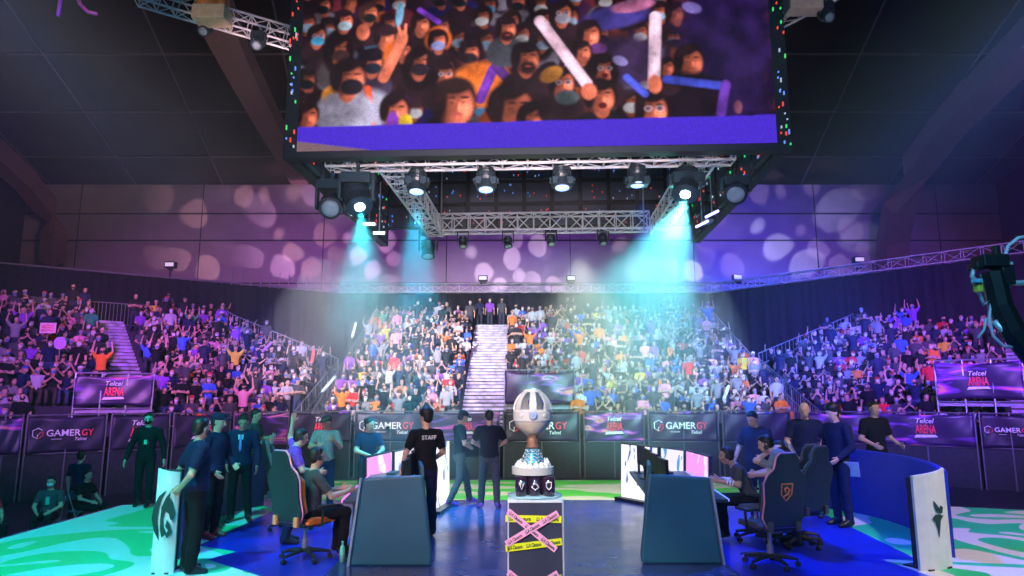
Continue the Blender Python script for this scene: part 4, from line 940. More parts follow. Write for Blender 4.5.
mb = MB(); mb.lathe([(.052, q(448.5)), (.060, q(446)), (.044, q(443.5)), (.058, q(441)), (.042, q(438.5)), (.050, q(436)), (.062, q(433)), (.03, q(432.5))], (0, 0, 0), 28); mb.build('neck_ring', mat('neck_bronze', (.36, .20, .14), .35, .4), T, smooth=True)
BW = (550-513)/2/k_
mb = MB(); mb.lathe([(.06, q(434.5)), (BW*.55, q(431.5)), (BW*.82, q(427)), (BW*.96, q(421.5)), (BW*.97, q(421)), (BW*.90, q(421)), (BW*.75, q(426)), (.05, q(430))], (0, 0, 0), 40); mb.build('bowl', mat('bowl_gold', (.86, .80, .62), .3, .3), T, smooth=True)
mb = MB(); mb.lathe([(BW*.95, q(422)), (BW*1.01, q(420)), (BW*1.02, q(411)), (BW*.97, q(409.5)), (BW*.90, q(409.5)), (BW*.92, q(421))], (0, 0, 0), 40); mb.build('band', sil, T)
mb = MB(); mb.lathe([(.001, .0), (.034, .002), (.036, .008), (.030, .012), (.001, .012)], (0, -BW*1.02, q(415)), 24, 0, basis((1, 0, 0), (0, 0, -1), (0, -1, 0)).dot(np.diag([1, 1, 1]))); mb.build('badge', mat('badge_blue', (.30, .45, .80), .3, .3), T)
mb = MB(); mb.tube([V(.022*math.cos(t), -BW*1.02-.013, q(415)+.022*math.sin(t)) for t in np.linspace(0, 2*PI, 24)], .003, 5); mb.tube([(-.012, -BW*1.02-.014, q(415)-.008), (0, -BW*1.02-.014, q(415)+.014), (.012, -BW*1.02-.014, q(415)-.008)], .003, 5)
for sx in (-1, 1): 
    a = sx*.62; mb.lathe([(.001, 0), (.016, .001), (.016, .008), (.001, .009)], (math.sin(a)*BW*1.01, -math.cos(a)*BW*1.01, q(415)), 14, 0, basis((math.cos(a), math.sin(a), 0), (0, 0, 1), (math.sin(a), -math.cos(a), 0)))
mb.build('badge_relief', sil2, T)
def arc(y): t = (410-y)/(410-390.5); return BW*math.sqrt(max(0, 1-(t*.94)**2))
ys = np.linspace(410, 391, 10)
for i in range(7):                        # the ribs of the cage
    a = 2*PI*i/7-PI/2; mb = MB(); vs = []
    for y in ys:
        r_ = arc(y); wd = .030*(1-.25*(410-y)/19)
        for da, dr in ((-1, 0), (1, 0), (1, -.014), (-1, -.014)):
            tt = V(-math.sin(a), math.cos(a), 0)*wd*da; vs.append(V(math.cos(a)*(r_+dr), math.sin(a)*(r_+dr), q(y))+tt)
    fs = [(4*j+k, 4*j+(k+1) % 4, 4*j+4+(k+1) % 4, 4*j+4+k) for j in range(len(ys)-1) for k in range(4)]+[(3, 2, 1, 0), tuple(len(vs)-4+k for k in range(4))]
    mb.add(vs, fs); mb.build('cage_rib', sil, T)
mb = MB(); mb.lathe([(.085, q(392.5)), (.080, q(390.3)), (.05, q(389)), (.001, q(388.5))], (0, 0, 0), 30); mb.build('crown_cap', sil, T, smooth=True)
mb = MB(); mb.lathe([(.02, q(421)), (.022, q(412)), (.012, q(402)), (.008, q(393))], (0, 0, 0), 16); mb.build('inner_core', sil2, T, smooth=True)

# ------------------------------------------------------------------ desks
slabm = mat('desk_slab', (.02, .12, .20), .45, noise=.15, nscale=1.5); deskm = mat('desk_top', (.03, .04, .06), .35); scr_off = mat('monitor_black', (.012, .014, .02), .3)
def poly_at(pts, Y, th, m, nm, T, o3):
    q_ = [P(x, y, Yy) for (x, y), Yy in zip(pts, Y if hasattr(Y, '__len__') else [Y]*len(pts))]; n = nrm(np.cross(q_[1]-q_[0], q_[2]-q_[0])); n = n if n[1] > 0 else -n
    mb = MB(); k = len(q_); vs = [p-o3 for p in q_]+[p+n*th-o3 for p in q_]
    mb.add(vs, [tuple(range(k)), tuple(range(k, 2*k))[::-1]]+[(i, (i+1) % k, k+(i+1) % k, k+i) for i in range(k)]); return mb.build(nm, m, T, bevel=.008)
def gaming_desk(label, mir):
    # built for the right-hand team, mirrored for the left; footprint from the real floor line of the end slab
    a = G(645, 559); b = G(724, 568); c0 = V((a+b)[0]/2, (a+b)[1]/2, 0)
    if mir: a = G(348, 569); b = G(428, 562); c0 = V((a+b)[0]/2, (a+b)[1]/2, 0)
    T = thing('gaming_desk', label, 'desk', c0)
    s = -1 if mir else 1
    # local frame: x away from the hall centre, y into the depth
    H = 1.08; W = .95; D = 3.4
    def w(x, y, z): return V(s*x, y, z)
    mb = MB()                               # end slab facing the camera, flared foot towards the centre
    pl = [(-W/2-.04, .0), (-W/2-.06, .10), (-W/2+.07, H), (W/2-.12, H-.04), (W/2, 0)]
    vs = [w(x, -.04, z) for x, z in pl]+[w(x, .04, z) for x, z in pl]; n = 5
    mb.add(vs, [tuple(range(n)), tuple(range(n, 2*n))[::-1]]+[(i, (i+1) % n, n+(i+1) % n, n+i) for i in range(n)]); mb.build('end_panel', slabm, T, bevel=.03)
    mb = MB(); vs = [w(x, y, z) for x, y, z in ((W/2-.12, -.06, H-.04), (W/2-.09, -.06, H-.04), (W/2+.03, -.06, 0), (W/2, -.06, 0), (W/2-.12, .02, H-.04), (W/2-.09, .02, H-.04), (W/2+.03, .02, 0), (W/2, .02, 0))]
    mb.add(vs, [(0, 1, 2, 3), (7, 6, 5, 4), (0, 4, 5, 1), (1, 5, 6, 2), (2, 6, 7, 3), (3, 7, 4, 0)]); mb.build('edge_strip', mat('edge_strip', (.25, .32, .45), .4), T)
    mb = MB(); vs = [w(x, y, z) for y in (.05, .75) for x, z in ((-W/2-.02+.12*(y > .5), .02), (-W/2+.08+.12*(y > .5), H+.10), (-W/2+.12+.12*(y > .5), H+.10), (-W/2+.02+.12*(y > .5), .02))]
    mb.add(vs, [(0, 1, 2, 3), (7, 6, 5, 4), (0, 4, 5, 1), (1, 5, 6, 2), (2, 6, 7, 3), (3, 7, 4, 0)]); mb.build('front_board', slabm, T)
    mb = MB(); vs = [w(x, y, z) for z in (.72, .76) for x, y in ((-W/2+.1, .05), (W/2+.14, .05), (W/2+.42, D), (-W/2+.4, D))]
    mb.add(vs, [(3, 2, 1, 0), (4, 5, 6, 7), (0, 1, 5, 4), (1, 2, 6, 5), (2, 3, 7, 6), (3, 0, 4, 7)]); mb.build('worktop', deskm, T, bevel=.008)
    mb = MB(); vs = [w(x, y, z) for z in (.735, .765) for x, y in ((W/2+.135, .05), (W/2+.15, .05), (W/2+.435, D), (W/2+.42, D))]
    mb.add(vs, [(3, 2, 1, 0), (4, 5, 6, 7), (0, 1, 5, 4), (1, 2, 6, 5), (2, 3, 7, 6), (3, 0, 4, 7)]); mb.build('edge_light', mat('edge_light_pink' if mir else 'edge_light_blue', (.5, .1, .5), emit=(.9, .15, .8) if mir else (.1, .3, 1), estr=1.6), T)
    for y in (.5, 3.2):
        mb = MB(); mb.box(tuple(w(W/2+.05+y*.05, y, .36)), (.05, .05, .72)); mb.build('leg', deskm, T)
    return T, c0, s
for mir in (0, 1):
    lab = 'dark slab-ended team desk right of the trophy podium' if not mir else 'dark slab-ended team desk left of the trophy podium'
    T, c0, s = gaming_desk(lab, mir); side = 'left' if mir else 'right'
    for k in range(4):                      # monitors in a row facing the players
        y = .55+k*.85; M = thing('monitor', 'dark gaming monitor on the %s desk, %s from its near end' % (side, ('first', 'second', 'third', 'fourth')[k]), 'monitor', c0+V(s*(-.10+k*.06), y, .76), 0, 'monitors on the gaming desks')
        mb = MB(); mb.box((0, 0, .30), (.04, .56, .33)); mb.build('screen', scr_off, M, bevel=.008)
        mb = MB(); mb.box((s*.0215, 0, .30), (.002, .52, .29)); mb.build('display', mat('game_display_%d' % k, (.02, .04, .1), .3, emit=(.08, .20, .55), estr=.9), M)
        mb = MB(); mb.box((-s*.04, 0, .10), (.03, .07, .20)); mb.lathe([(.10, 0), (.10, .012), (.02, .018)], (-s*.03, 0, 0), 18); mb.build('stand', scr_off, M)
        K = thing('keyboard', 'black keyboard on the %s desk before the %s monitor' % (side, ('first', 'second', 'third', 'fourth')[k]), 'keyboard', c0+V(s*(.30+k*.07), y, .762), 0, 'keyboards on the gaming desks')
        mb = MB(); mb.box((0, 0, .012), (.15, .40, .022)); mb.build('case', scr_off, K, bevel=.004); mb = MB()
        for i in range(12):
            for j in range(4): mb.box((-.05+j*.034, -.18+i*.033, .027), (.027, .026, .008))
        mb.build('keys', mat('keys', (.08, .08, .12), .5), K)
# LED boards: the lit fronts of the far desks
def led_mat(nm, a, b_, seed, st=3.0, th=.60):
    m = bpy.data.materials.new(nm); m.use_nodes = True; nt = m.node_tree; N = nt.nodes; L = nt.links; b = N['Principled BSDF']; b.inputs['Base Color'].default_value = (.02, .02, .02, 1)
    tc = N.new('ShaderNodeTexCoord'); mp = N.new('ShaderNodeMapping'); mp.inputs['Scale'].default_value = (3.5, 3.5, 1.2); mp.inputs['Location'].default_value = (seed, seed*2, 0); nz = N.new('ShaderNodeTexNoise'); nz.inputs['Scale'].default_value = 1.6; nz.inputs['Detail'].default_value = 2
    L.new(tc.outputs['Object'], mp.inputs[0]); L.new(mp.outputs[0], nz.inputs[0]); rp = N.new('ShaderNodeValToRGB'); L.new(nz.outputs['Fac'], rp.inputs[0]); rp.color_ramp.elements[0].position = th; rp.color_ramp.elements[1].position = th+.02
    rp.color_ramp.elements[0].color = (*a, 1); rp.color_ramp.elements[1].color = (*b_, 1); L.new(rp.outputs[0], b.inputs['Emission Color']); b.inputs['Emission Strength'].default_value = st; return m
wht = led_mat('led_white_blue', (.95, .97, 1.0), (.02, .10, .55), 1.3, 1.15); pk = led_mat('led_pink', (.95, .35, .85), (.95, .85, 1.0), 4.2, 1.1, .56); pw = led_mat('led_white_pink', (.95, .88, .98), (.05, .35, .75), 7.7, 1.1, .58)
def led_board(label, segs, mats_):
    (xa, ya0, ya1), (xb, yb0, yb1) = segs[0][0], segs[-1][1]
    g0 = G(xa, ya1); T = thing('led_board', label, 'LED board', g0)
    for (p0, p1), m in zip(segs, mats_):
        a = G(p0[0], p0[2]); b = G(p1[0], p1[2]); a2 = P(p0[0], p0[1], a[1]+.10); b2 = P(p1[0], p1[1], b[1]+.10); ex = nrm(b-a); n = nrm(np.cross(ex, V(0, 0, 1))); 
        e = ex*.02
        for d0, d1, nm, mm, ins in ((.0, .07, 'cabinet', scr_off, 0), (-.012, .0, 'lit_face', m, .02)):
            A, B, C2, D2 = a+ex*ins+V(0, 0, .05+ins), b-ex*ins+V(0, 0, .05+ins), b2-ex*ins-V(0, 0, ins), a2+ex*ins-V(0, 0, ins)
            mb = MB(); vs = [p-n*d0*(-1 if 0 else 1)*(1)-g0 for p in (A, B, C2, D2)]+[p-n*d1-g0 for p in (A, B, C2, D2)]
            mb.add(vs, [(0, 1, 2, 3), (7, 6, 5, 4), (0, 4, 5, 1), (1, 5, 6, 2), (2, 6, 7, 3), (3, 7, 4, 0)]); mb.build(nm, mm, T)
        mb = MB(); mb.box(tuple((a+b)/2-g0+V(0, .10, .03)), (np.linalg.norm(b-a), .3, .06), math.atan2(ex[1], ex[0])); mb.build('foot', scr_off, T)
    return T
led_board('bright white LED board with blue marks, right of the trophy', [((621, 443, 500), (658, 447, 507))], [wht])
led_board('pink and white LED board tapering away behind the right desk', [((661, 447, 508), (684, 450, 514)), ((686, 450, 515), (709, 456, 521))], [pw, pk])
led_board('bright white LED board left of the trophy, behind the staff', [((431, 441, 516), (449, 440, 504))], [wht])
led_board('pink and white LED board showing above the left desk', [((366, 457, 524), (392, 451, 518)), ((394, 451, 518), (414, 447, 514))], [pk, pw])

# ------------------------------------------------------------------ curved blue wall and white end panels
def logo_bird(mb, c, ex, ez, S):
    n = np.cross(ex, ez)
    for poly in ([(-.30, -.02), (-.12, .06), (.10, .05), (.30, .02), (.12, -.10), (.06, -.30), (-.02, -.52), (-.06, -.30), (-.14, -.14)], [(-.16, .42), (.02, .30), (.10, .22), (.0, .10), (-.10, .20)], [(.06, .10), (.20, .28), (.32, .24), (.26, .08)]):
        n_ = len(poly); vs = [c+ex*x*S+ez*y*S+n*d for d in (.0, .006) for x, y in poly]
        mb.add(vs, [tuple(range(n_))[::-1], tuple(range(n_, 2*n_))]+[(i, (i+1) % n_, n_+(i+1) % n_, n_+i) for i in range(n_)])
def logo_horse(mb, c, ex, ez, S):
    n = np.cross(ex, ez)
    for poly in ([(-.10, -.62), (-.30, -.40), (-.42, -.10), (-.38, .22), (-.20, .48), (.04, .62), (-.10, .40), (-.20, .15), (-.22, -.12), (-.14, -.38)],
                 [(-.10, -.10), (-.08, .20), (.06, .44), (.22, .58), (.20, .44), (.36, .30), (.44, .04), (.42, -.10), (.30, -.12), (.22, .04), (.08, .10), (.02, -.10), (.06, -.30), (.18, -.46), (.0, -.56), (-.08, -.36)],
                 [(.16, -.12), (.30, -.24), (.38, -.44), (.22, -.58), (.14, -.50), (.24, -.38), (.12, -.28)]):
        n_ = len(poly); vs = [c+ex*x*S+ez*y*S+n*d for d in (.0, .006) for x, y in poly]
        mb.add(vs, [tuple(range(n_))[::-1], tuple(range(n_, 2*n_))]+[(i, (i+1) % n_, n_+(i+1) % n_, n_+i) for i in range(n_)])
whitep = mat('white_panel', (.80, .80, .82), .5, noise=.05)
def curved_wall(label, path_px, wallmat, endpx, elabel, logo, topz):
    pts = [G(x, y) for x, y in path_px]; o3 = pts[0].copy(); T = thing('curved_wall', label, 'partition', o3)
    # smooth the path
    cr = []
    for i in range(len(pts)-1):
        p0, p1, p2, p3 = pts[max(i-1, 0)], pts[i], pts[i+1], pts[min(i+2, len(pts)-1)]
        for t in np.linspace(0, 1, 10, endpoint=i == len(pts)-2):
            cr.append(.5*((2*p1)+(-p0+p2)*t+(2*p0-5*p1+4*p2-p3)*t*t+(-p0+3*p1-3*p2+p3)*t**3))
    vs = []; fs = []
    for i, p in enumerate(cr):
        d = nrm(cr[min(i+1, len(cr)-1)]-cr[max(i-1, 0)]); n = V(-d[1], d[0], 0)*.04
        vs += [p-n-o3, p+n-o3, p+n-o3+V(0, 0, topz), p-n-o3+V(0, 0, topz)]
    for i in range(len(cr)-1): fs += [(4*i+k, 4*i+(k+1) % 4, 4*i+4+(k+1) % 4, 4*i+4+k) for k in range(4)]
    fs += [(3, 2, 1, 0), tuple(len(vs)-4+k for k in range(4))]
    mb = MB(); mb.add(vs, fs); mb.build('panel', wallmat, T, smooth=False)
    mb = MB(); mb.tube([p-o3+V(0, 0, topz) for p in cr], .035, 8); mb.build('top_rail', wallmat, T, smooth=True)
    # white end panel, slightly curved
    a, b = G(*endpx[0]), G(*endpx[1]); E = thing('end_panel_board', elabel, 'panel', (a+b)/2); e3 = (a+b)/2; ex = nrm(b-a); n = np.cross(ex, V(0, 0, 1)); L = np.linalg.norm(b-a)
    vs = []; K = 8; h0, h1 = endpx[2], endpx[3]
    for i in range(K+1):
        t = i/K; p = a+(b-a)*t+n*.06*4*t*(1-t)-e3; h = h0+(h1-h0)*t+.0
        vs += [p, p+V(0, 0, h), p-n*.03+V(0, 0, h), p-n*.03]
    fs = [(4*i+k, 4*i+(k+1) % 4, 4*i+4+(k+1) % 4, 4*i+4+k) for i in range(K) for k in range(4)]+[(3, 2, 1, 0), tuple(len(vs)-4+k for k in range(4))]
    mb = MB(); mb.add(vs, fs); mb.build('face', whitep, E)
    mb = MB(); mb.box(tuple(-n*.07+V(0, 0, h0/2)), (L*.96, .06, h0*.96), math.atan2(ex[1], ex[0])); mb.build('backing', mat('panel_back', (.05, .04, .05), .6), E)
    mb = MB(); mb.box(tuple(-n*.12+V(0, 0, .012)), (L*.7, .34, .024), math.atan2(ex[1], ex[0])); mb.build('foot', black(), E)
    mb = MB(); logo(mb, n*.068+V(0, 0, h0*.56), ex*(.85 if logo is logo_horse else .9), V(0, 0, 1)*1.25, .36); mb.build('emblem', mat('logo_green_black', (.015, .05, .05), .5), E)
bluem = mat('blue_stretch_fabric', (.02, .035, .40), .5, noise=.1)
curved_wall('deep blue curved partition at the right of the stage', [(812, 506), (862, 514), (905, 526), (936, 541), (952, 558)], bluem, [(921, 572), (953, 567), 1.10, 1.17], 'white curved end panel with a dark bird emblem, right of the stage', logo_bird, 1.08)
curved_wall('dark curved partition behind the staff at the left of the stage', [(176, 560), (186, 540), (205, 524), (232, 512), (262, 506)], mat('navy_stretch_fabric', (.02, .02, .09), .5, noise=.1), [(150, 574), (173, 574), 1.20, 1.15], 'white end panel with a black winged-horse emblem, left of the stage', logo_horse, .98)

# ------------------------------------------------------------------ gaming chairs
def gaming_chair(label, loc, rz, accent, edge, emblem=None, lod=0):
    T = thing('gaming_chair', label, 'gaming chair', loc, rz, 'black racing-style gaming chairs at the desks')     # faces -Y, seat in front of back
    sh = mat('chair_black', (.02, .035, .045), .42); ac = mat('chair_'+accent, SHIRTS[accent], .5)
    def shell(poly, y0, y1, lean, m, nm, bev=.02):
        vs = []
        for y in (y0, y1):
            for x, z in poly: vs.append(V(x, y+(z-.5)*lean, z))
        n = len(poly); mb = MB(); mb.add(vs, [tuple(range(n)), tuple(range(n, 2*n))[::-1]]+[(i, (i+1) % n, n+(i+1) % n, n+i) for i in range(n)]); return mb.build(nm, m, T, bevel=bev)
    out = [(-.20, .50), (.20, .50), (.27, .62), (.255, .80), (.285, 1.02), (.25, 1.12), (.165, 1.19), (.145, 1.33), (.10, 1.38), (-.10, 1.38), (-.145, 1.33), (-.165, 1.19), (-.25, 1.12), (-.285, 1.02), (-.255, .80), (-.27, .62)]
    b = shell(out, .22, .30, .22, sh, 'backrest')
    rim = MB(); pts = [V(x, .26+(z-.5)*.22, z) for x, z in out]; rim.tube(pts+[pts[0]], .014, 6); rim.build('piping', mat('piping_'+edge, SHIRTS[edge], .5), b, smooth=True)
    for s in (-1, 1): shell([(s*.12, .56), (s*.25, .62), (s*.24, .80), (s*.27, 1.02), (s*.16, 1.10), (s*.13, .80)], .155, .222, .22, ac, 'wing_pad')
    shell([(-.115, 1.20), (.115, 1.20), (.10, 1.30), (-.10, 1.30)], .16, .225, .22, ac, 'head_pillow', .025)
    mb = MB(); mb.box((0, -.02, .475), (.42, .48, .09)); mb.build('seat', sh, T, bevel=.03)
    for s in (-1, 1):
        mb = MB(); mb.prism([(-.27, .46), (.18, .46), (.20, .50), (.10, .55), (-.26, .53)], s*.225-.035, s*.225+.035, M=np.array([[0, 0, 1.], [1, 0, 0], [0, 1, 0]])); mb.build('seat_bolster', ac, T, bevel=.015)
        mb = MB(); mb.tube([(s*.24, .02, .44), (s*.32, .02, .46), (s*.33, .02, .66)], .018, 8); mb.box((s*.32, -.02, .68), (.085, .27, .03)); mb.build('armrest', black(), T, bevel=.008)
        mb = MB(); mb.box((s*.19, .30+.02, .52), (.07, .05, .12)); mb.build('hinge_bracket', mat('hinge_'+accent, (.85, .28, .12) if accent == 'orange' else SHIRTS[accent], .4), T, bevel=.01)
    mb = MB(); mb.lathe([(.025, .10), (.025, .42)], n=12); mb.lathe([(.04, .10), (.04, .25)], n=12); mb.box((0, 0, .425), (.2, .26, .03)); mb.build('gas_lift', steel(), T)
    mb = MB(); cs = MB()
    for i in range(5):
        a = 2*PI*i/5+.3; e = V(math.cos(a)*.32, math.sin(a)*.32, .085); mb.tube([(0, 0, .13), e*.5+V(0, 0, .07), e], [.032, .026, .018], 8)
    mb.build('star_base', black(), T)
    for i in range(5):
        a = 2*PI*i/5+.3; e = V(math.cos(a)*.32, math.sin(a)*.32, 0); t = V(-math.sin(a), math.cos(a), 0)
        c = MB(); c.tube([e+V(0, 0, .032)-t*.025, e+V(0, 0, .032)+t*.025], .031, 12); c.tube([e+V(0, 0, .03), e+V(0, 0, .09)], .012, 6); c.build('caster', black(), T)
    if emblem:
        mb = MB(); oy = lambda z: .303+(z-.5)*.22
        sh_ = [(-.075, 1.02), (.075, 1.02), (.07, .90), (0, .82), (-.07, .90)]
        mb.tube([V(x, oy(z)+.003, z) for x, z in sh_+sh_[:1]], .009, 5)
        mb.tube([V(x, oy(z)+.004, z) for x, z in ((.03, .88), (-.02, .90), (-.035, .95), (0, .98), (.03, .96), (.01, .92))], .012, 5); mb.build('emblem', mat('emblem_orange', (.95, .25, .10), .5), T)
    return T
CR = G(771, 566); CR[2] = 0; CL = G(304, 560); CL[2] = 0
gaming_chair('black gaming chair with orange shield emblem on its back, at the right desk', CR, R(194), 'charcoal', 'pink', True)  # pink piping colour stands in for pink light on the chair edge
gaming_chair('black and orange gaming chair seen from behind, at the left desk', CL, R(148), 'orange', 'pink')
c2 = G(797, 541); gaming_chair('black gaming chair behind the emblem chair, at the right desk', c2, R(196), 'charcoal', 'charcoal')
c3 = G(291, 530); gaming_chair('dark gaming chair beyond the orange one, at the left desk', c3, R(120), 'charcoal', 'charcoal')
c4 = G(757, 540); gaming_chair('dark gaming chair under the crouching player, at the right desk', c4, R(-100), 'charcoal', 'charcoal')
b_ = G(342, 562); mb = MB(); mb.lathe([(.001, 0), (.033, .003), (.034, .15), (.028, .18), (.013, .205), (.013, .23), (.016, .232), (.016, .25), (.001, .252)], (0, 0, 0), 16)
tag(mb.build('water_bottle', mat('bottle_green', (.25, .65, .45), .15), None, smooth=True, loc=tuple(b_)), 'small plastic water bottle on the floor by the left desk slab', 'bottle')
for px, py, lab in ((757, 556, 'black cable loop on the floor under the right desk'), (402, 560, 'thin blue cable on the floor beside the left desk')):
    c = G(px, py); mb = MB(); mb.tube([c+V(.12*math.cos(t)*(1+t*.08), .12*math.sin(t)*(1+t*.05), .012) for t in np.linspace(0, 9, 40)], .010, 6); tag(mb.build('floor_cable', mat('cable_dark', (.04, .07, .10), .4), smooth=True), lab, 'cable')

# ------------------------------------------------------------------ people on and around the stage
def add_text_on(T, s, c, ex, ez, height, m=None, width=None):
    mb = MB(); put_text(mb, s, c, ex, ez, height=height, width=width, depth=.004); mb.build('lettering', m or white_ink(), T)
def headset(T, J, sc=1.0):
    s, f, u = head_frame(J); he = J['head']; mb = MB()
    mb.tube([(he+s*.093*math.cos(t)+u*(.03+.11*math.sin(t)))*sc for t in np.linspace(0, PI, 14)], .009, 6)
    for q in (-1, 1): mb.tube([(he+s*q*.078+u*.01)*sc, (he+s*q*.108+u*.01)*sc], .036, 12)
    mb.tube([(he-s*.09+u*.0)*sc, (he-s*.07+f*.09-u*.05)*sc], .004, 5); mb.build('headset', mat('headset', (.03, .03, .04), .4), T)
def at(px, py): g = G(px, py); g[2] = 0; return g
def on_deck(z=.006): return z

# man with his hands behind his back
J = stand_pose(look=V(.35, -1, -.02), elL=V(.27, .13, 1.13), wrL=V(.09, .19, .97), hdL=V(-.02, .20, .86), elR=V(-.27, .13, 1.13), wrR=V(-.06, .20, .95), hdR=V(.06, .21, .88), thL=V(0, 1, .3), thR=V(0, 1, .3),
               toeL=V(.16, -.12, .03), toeR=V(-.15, -.12, .03))
T = person('man in navy polo holding his hands behind his back, beside the horse-emblem panel', at(190, 573), R(128), J, 1.76, top='navy', legs='black', hair='short', skin=0, bulk=1.22, slim=1.1, vox=.008, mask='charcoal')
mb = MB(); mb.tube([V(.075, .185, .985), V(.085, .19, .965)], .036, 14); mb.build('wristwatch', mat('watch_green', (.05, .35, .25), .3), T)
# masked man in black hoodie
J = stand_pose(look=V(.15, -1, -.15), elL=V(.29, .02, 1.13), wrL=V(.34, -.05, .88), elR=V(-.29, .02, 1.13), wrR=V(-.34, -.05, .88), hipL=V(.09, 0, .9), knL=V(.12, -.08, .50), anL=V(.12, -.06, .10), toeL=V(.13, -.22, .05), anR=V(-.11, .10, .10), knR=V(-.10, .0, .5), toeR=V(-.12, -.04, .03))
T = person('masked man in black hoodie and trousers walking on the teal deck, before the ARENA banner', at(142, 507), R(10), J, 1.72, top='black', legs='black', sleeve='long', mask='black', skin=2, bulk=1.1)
mb = MB(); mb.tube([V(.05, -.03, 1.44), V(.01, -.128, 1.24), V(-.05, -.03, 1.44)], .005, 5); mb.box((.01, -.135, 1.20), (.05, .012, .08)); mb.build('lanyard', mat('lanyard_green', (.05, .55, .40), .5), T)
# capped man in blue light
J = stand_pose(look=V(.2, -1, -.15), elL=V(.25, -.03, 1.14), wrL=V(.17, -.20, 1.02), elR=V(-.25, 0, 1.13), wrR=V(-.20, -.16, .95))
person('man in dark blue jacket and cap with red shoes, behind the man with clasped hands', at(210, 538), R(75), J, 1.77, top='navy', legs='black', shoe='red', cap='navy', sleeve='long', bulk=1.1)
# man in a suit
J = stand_pose(look=V(.1, -1, -.45), head=V(.02, -.07, 1.61), elL=V(.26, .03, 1.13), wrL=V(.27, -.07, .90), elR=V(-.25, .03, 1.13), wrR=V(-.20, -.10, .93), anL=V(.17, .0, .09), toeL=V(.22, -.15, .03), knL=V(.13, -.01, .5))
T = person('man in dark blue suit jacket and pale tie with bowed head, near the left team', at(237, 522), R(12), J, 1.74, top='navy', legs='black', sleeve='long', skin=1, bulk=1.12)
mb = MB(); mb.prism([(-.045, 1.42), (.045, 1.42), (.028, 1.28), (0, 1.22), (-.028, 1.28)], 0, .02, M=np.array([[1., 0, 0], [0, 0, -1], [0, 1, 0]]), o=(0, -.112, 0)); sh_ = mb.build('shirt_front', cm('white'), T)
mb = MB(); mb.prism([(-.013, 1.42), (.013, 1.42), (.022, 1.20), (0, 1.14), (-.022, 1.20)], 0, .012, M=np.array([[1., 0, 0], [0, 0, -1], [0, 1, 0]]), o=(0, -.136, 0)); mb.build('tie', mat('tie_lilac', (.35, .25, .75), .5), T)
# man holding a paper / phone
J = stand_pose(look=V(.2, -1, -.2), elL=V(.24, -.06, 1.16), wrL=V(.15, -.30, 1.22), elR=V(-.25, -.06, 1.14), wrR=V(-.10, -.28, 1.12))
T = person('man in dark t-shirt looking at a pale card he holds, behind the suited man', at(250, 501), R(78), J, 1.77, top='charcoal', legs='black')
mb = MB(); mb.box((.02, -.40, 1.20), (.10, .012, .17)); o = mb.build('card', mat('card_pink', (.85, .55, .50), .6)); g = at(250, 501); o.rotation_euler = (0, 0, R(78)); o.location = Vector(g); tag(o, 'pale pink card held by the man behind the suited man', 'card')
# player with raised arm
J = stand_pose(pelvis=V(0, .12, .84), chest=V(0, .0, 1.14), neck=V(0, -.06, 1.32), head=V(0, -.12, 1.45), look=V(0, -1, -.2), shL=V(.18, -.05, 1.26), shR=V(-.18, -.05, 1.26), hipL=V(.09, .12, .82), hipR=V(-.09, .12, .82), knL=V(.11, -.06, .47), knR=V(-.11, -.06, .47),
               elL=V(.30, .02, 1.45), wrL=V(.22, .0, 1.68), elR=V(-.22, -.16, 1.02), wrR=V(-.12, -.38, .98))
T = person('player with blue-lit headset and one arm raised, standing beside the orange chair', V(-3.18, 10.1, 0), R(108), J, 1.73, top='purple', legs='navy', skin=2); headset(T, J)
# seated player, left team
def seated(label, chair_loc, rz, **k):
    pose = dict(elL=V(.24, .22, .76), wrL=V(.15, -.02, .80), elR=V(-.24, .22, .76), wrR=V(-.15, -.02, .80)); pose.update(k.pop('pose', {})); J = sit_pose(**pose)
    o = rz3(rz)@V(0, -.47, 0); T = person(label, V(*(np.array(chair_loc)+o)[:2], .03), rz, J, **k); return T, J
T, J = seated('player in dark jersey with headset sitting in the orange chair', CL, R(122), top='charcoal', legs='black', hair='short', skin=0); headset(T, J)
J = stand_pose(look=V(-.4, -1, -.3), head=V(0, -.06, 1.61), elL=V(.27, -.06, 1.18), wrL=V(.18, -.27, 1.30), elR=V(-.27, -.06, 1.18), wrR=V(-.10, -.30, 1.22))
person('teal-lit person holding both hands up, behind the left desk', V(-3.35, 12.6, 0), R(5), J, 1.70, top='grey', legs='navy', cap='charcoal')
J = stand_pose(look=V(.5, -1, -.3), head=V(0, -.06, 1.61), elL=V(.25, -.1, 1.16), wrL=V(.10, -.30, 1.12), elR=V(-.25, -.1, 1.16), wrR=V(-.06, -.30, 1.08))
person('dark-haired person with a bun bending over the left desk beside the monitors', V(-2.55, 12.4, 0), R(30), J, 1.66, top='navy', legs='black', hair='bun')
# STAFF shirt
J = stand_pose(look=V(.6, -1, -.1), elL=V(.28, -.03, 1.14), wrL=V(.32, -.10, .88), elR=V(-.27, -.03, 1.14), wrR=V(-.18, -.20, 1.02), anL=V(.12, .05, .085), toeL=V(.14, -.12, .03))
T = person('staff member in dark shirt with STAFF on the back, beside the left desk slab', at(424, 536), R(205), J, 1.83, top='black', legs='navy', hair='fluffy', shoe='navy', bulk=1.06)
add_text_on(T, 'STAFF', V(.0, .158, 1.44), V(-1, 0, 0), V(0, 0, 1), .062)
mb = MB(); mb.tube([V(0, .128, .98), V(0, .132, 1.02)], .0, 4); 
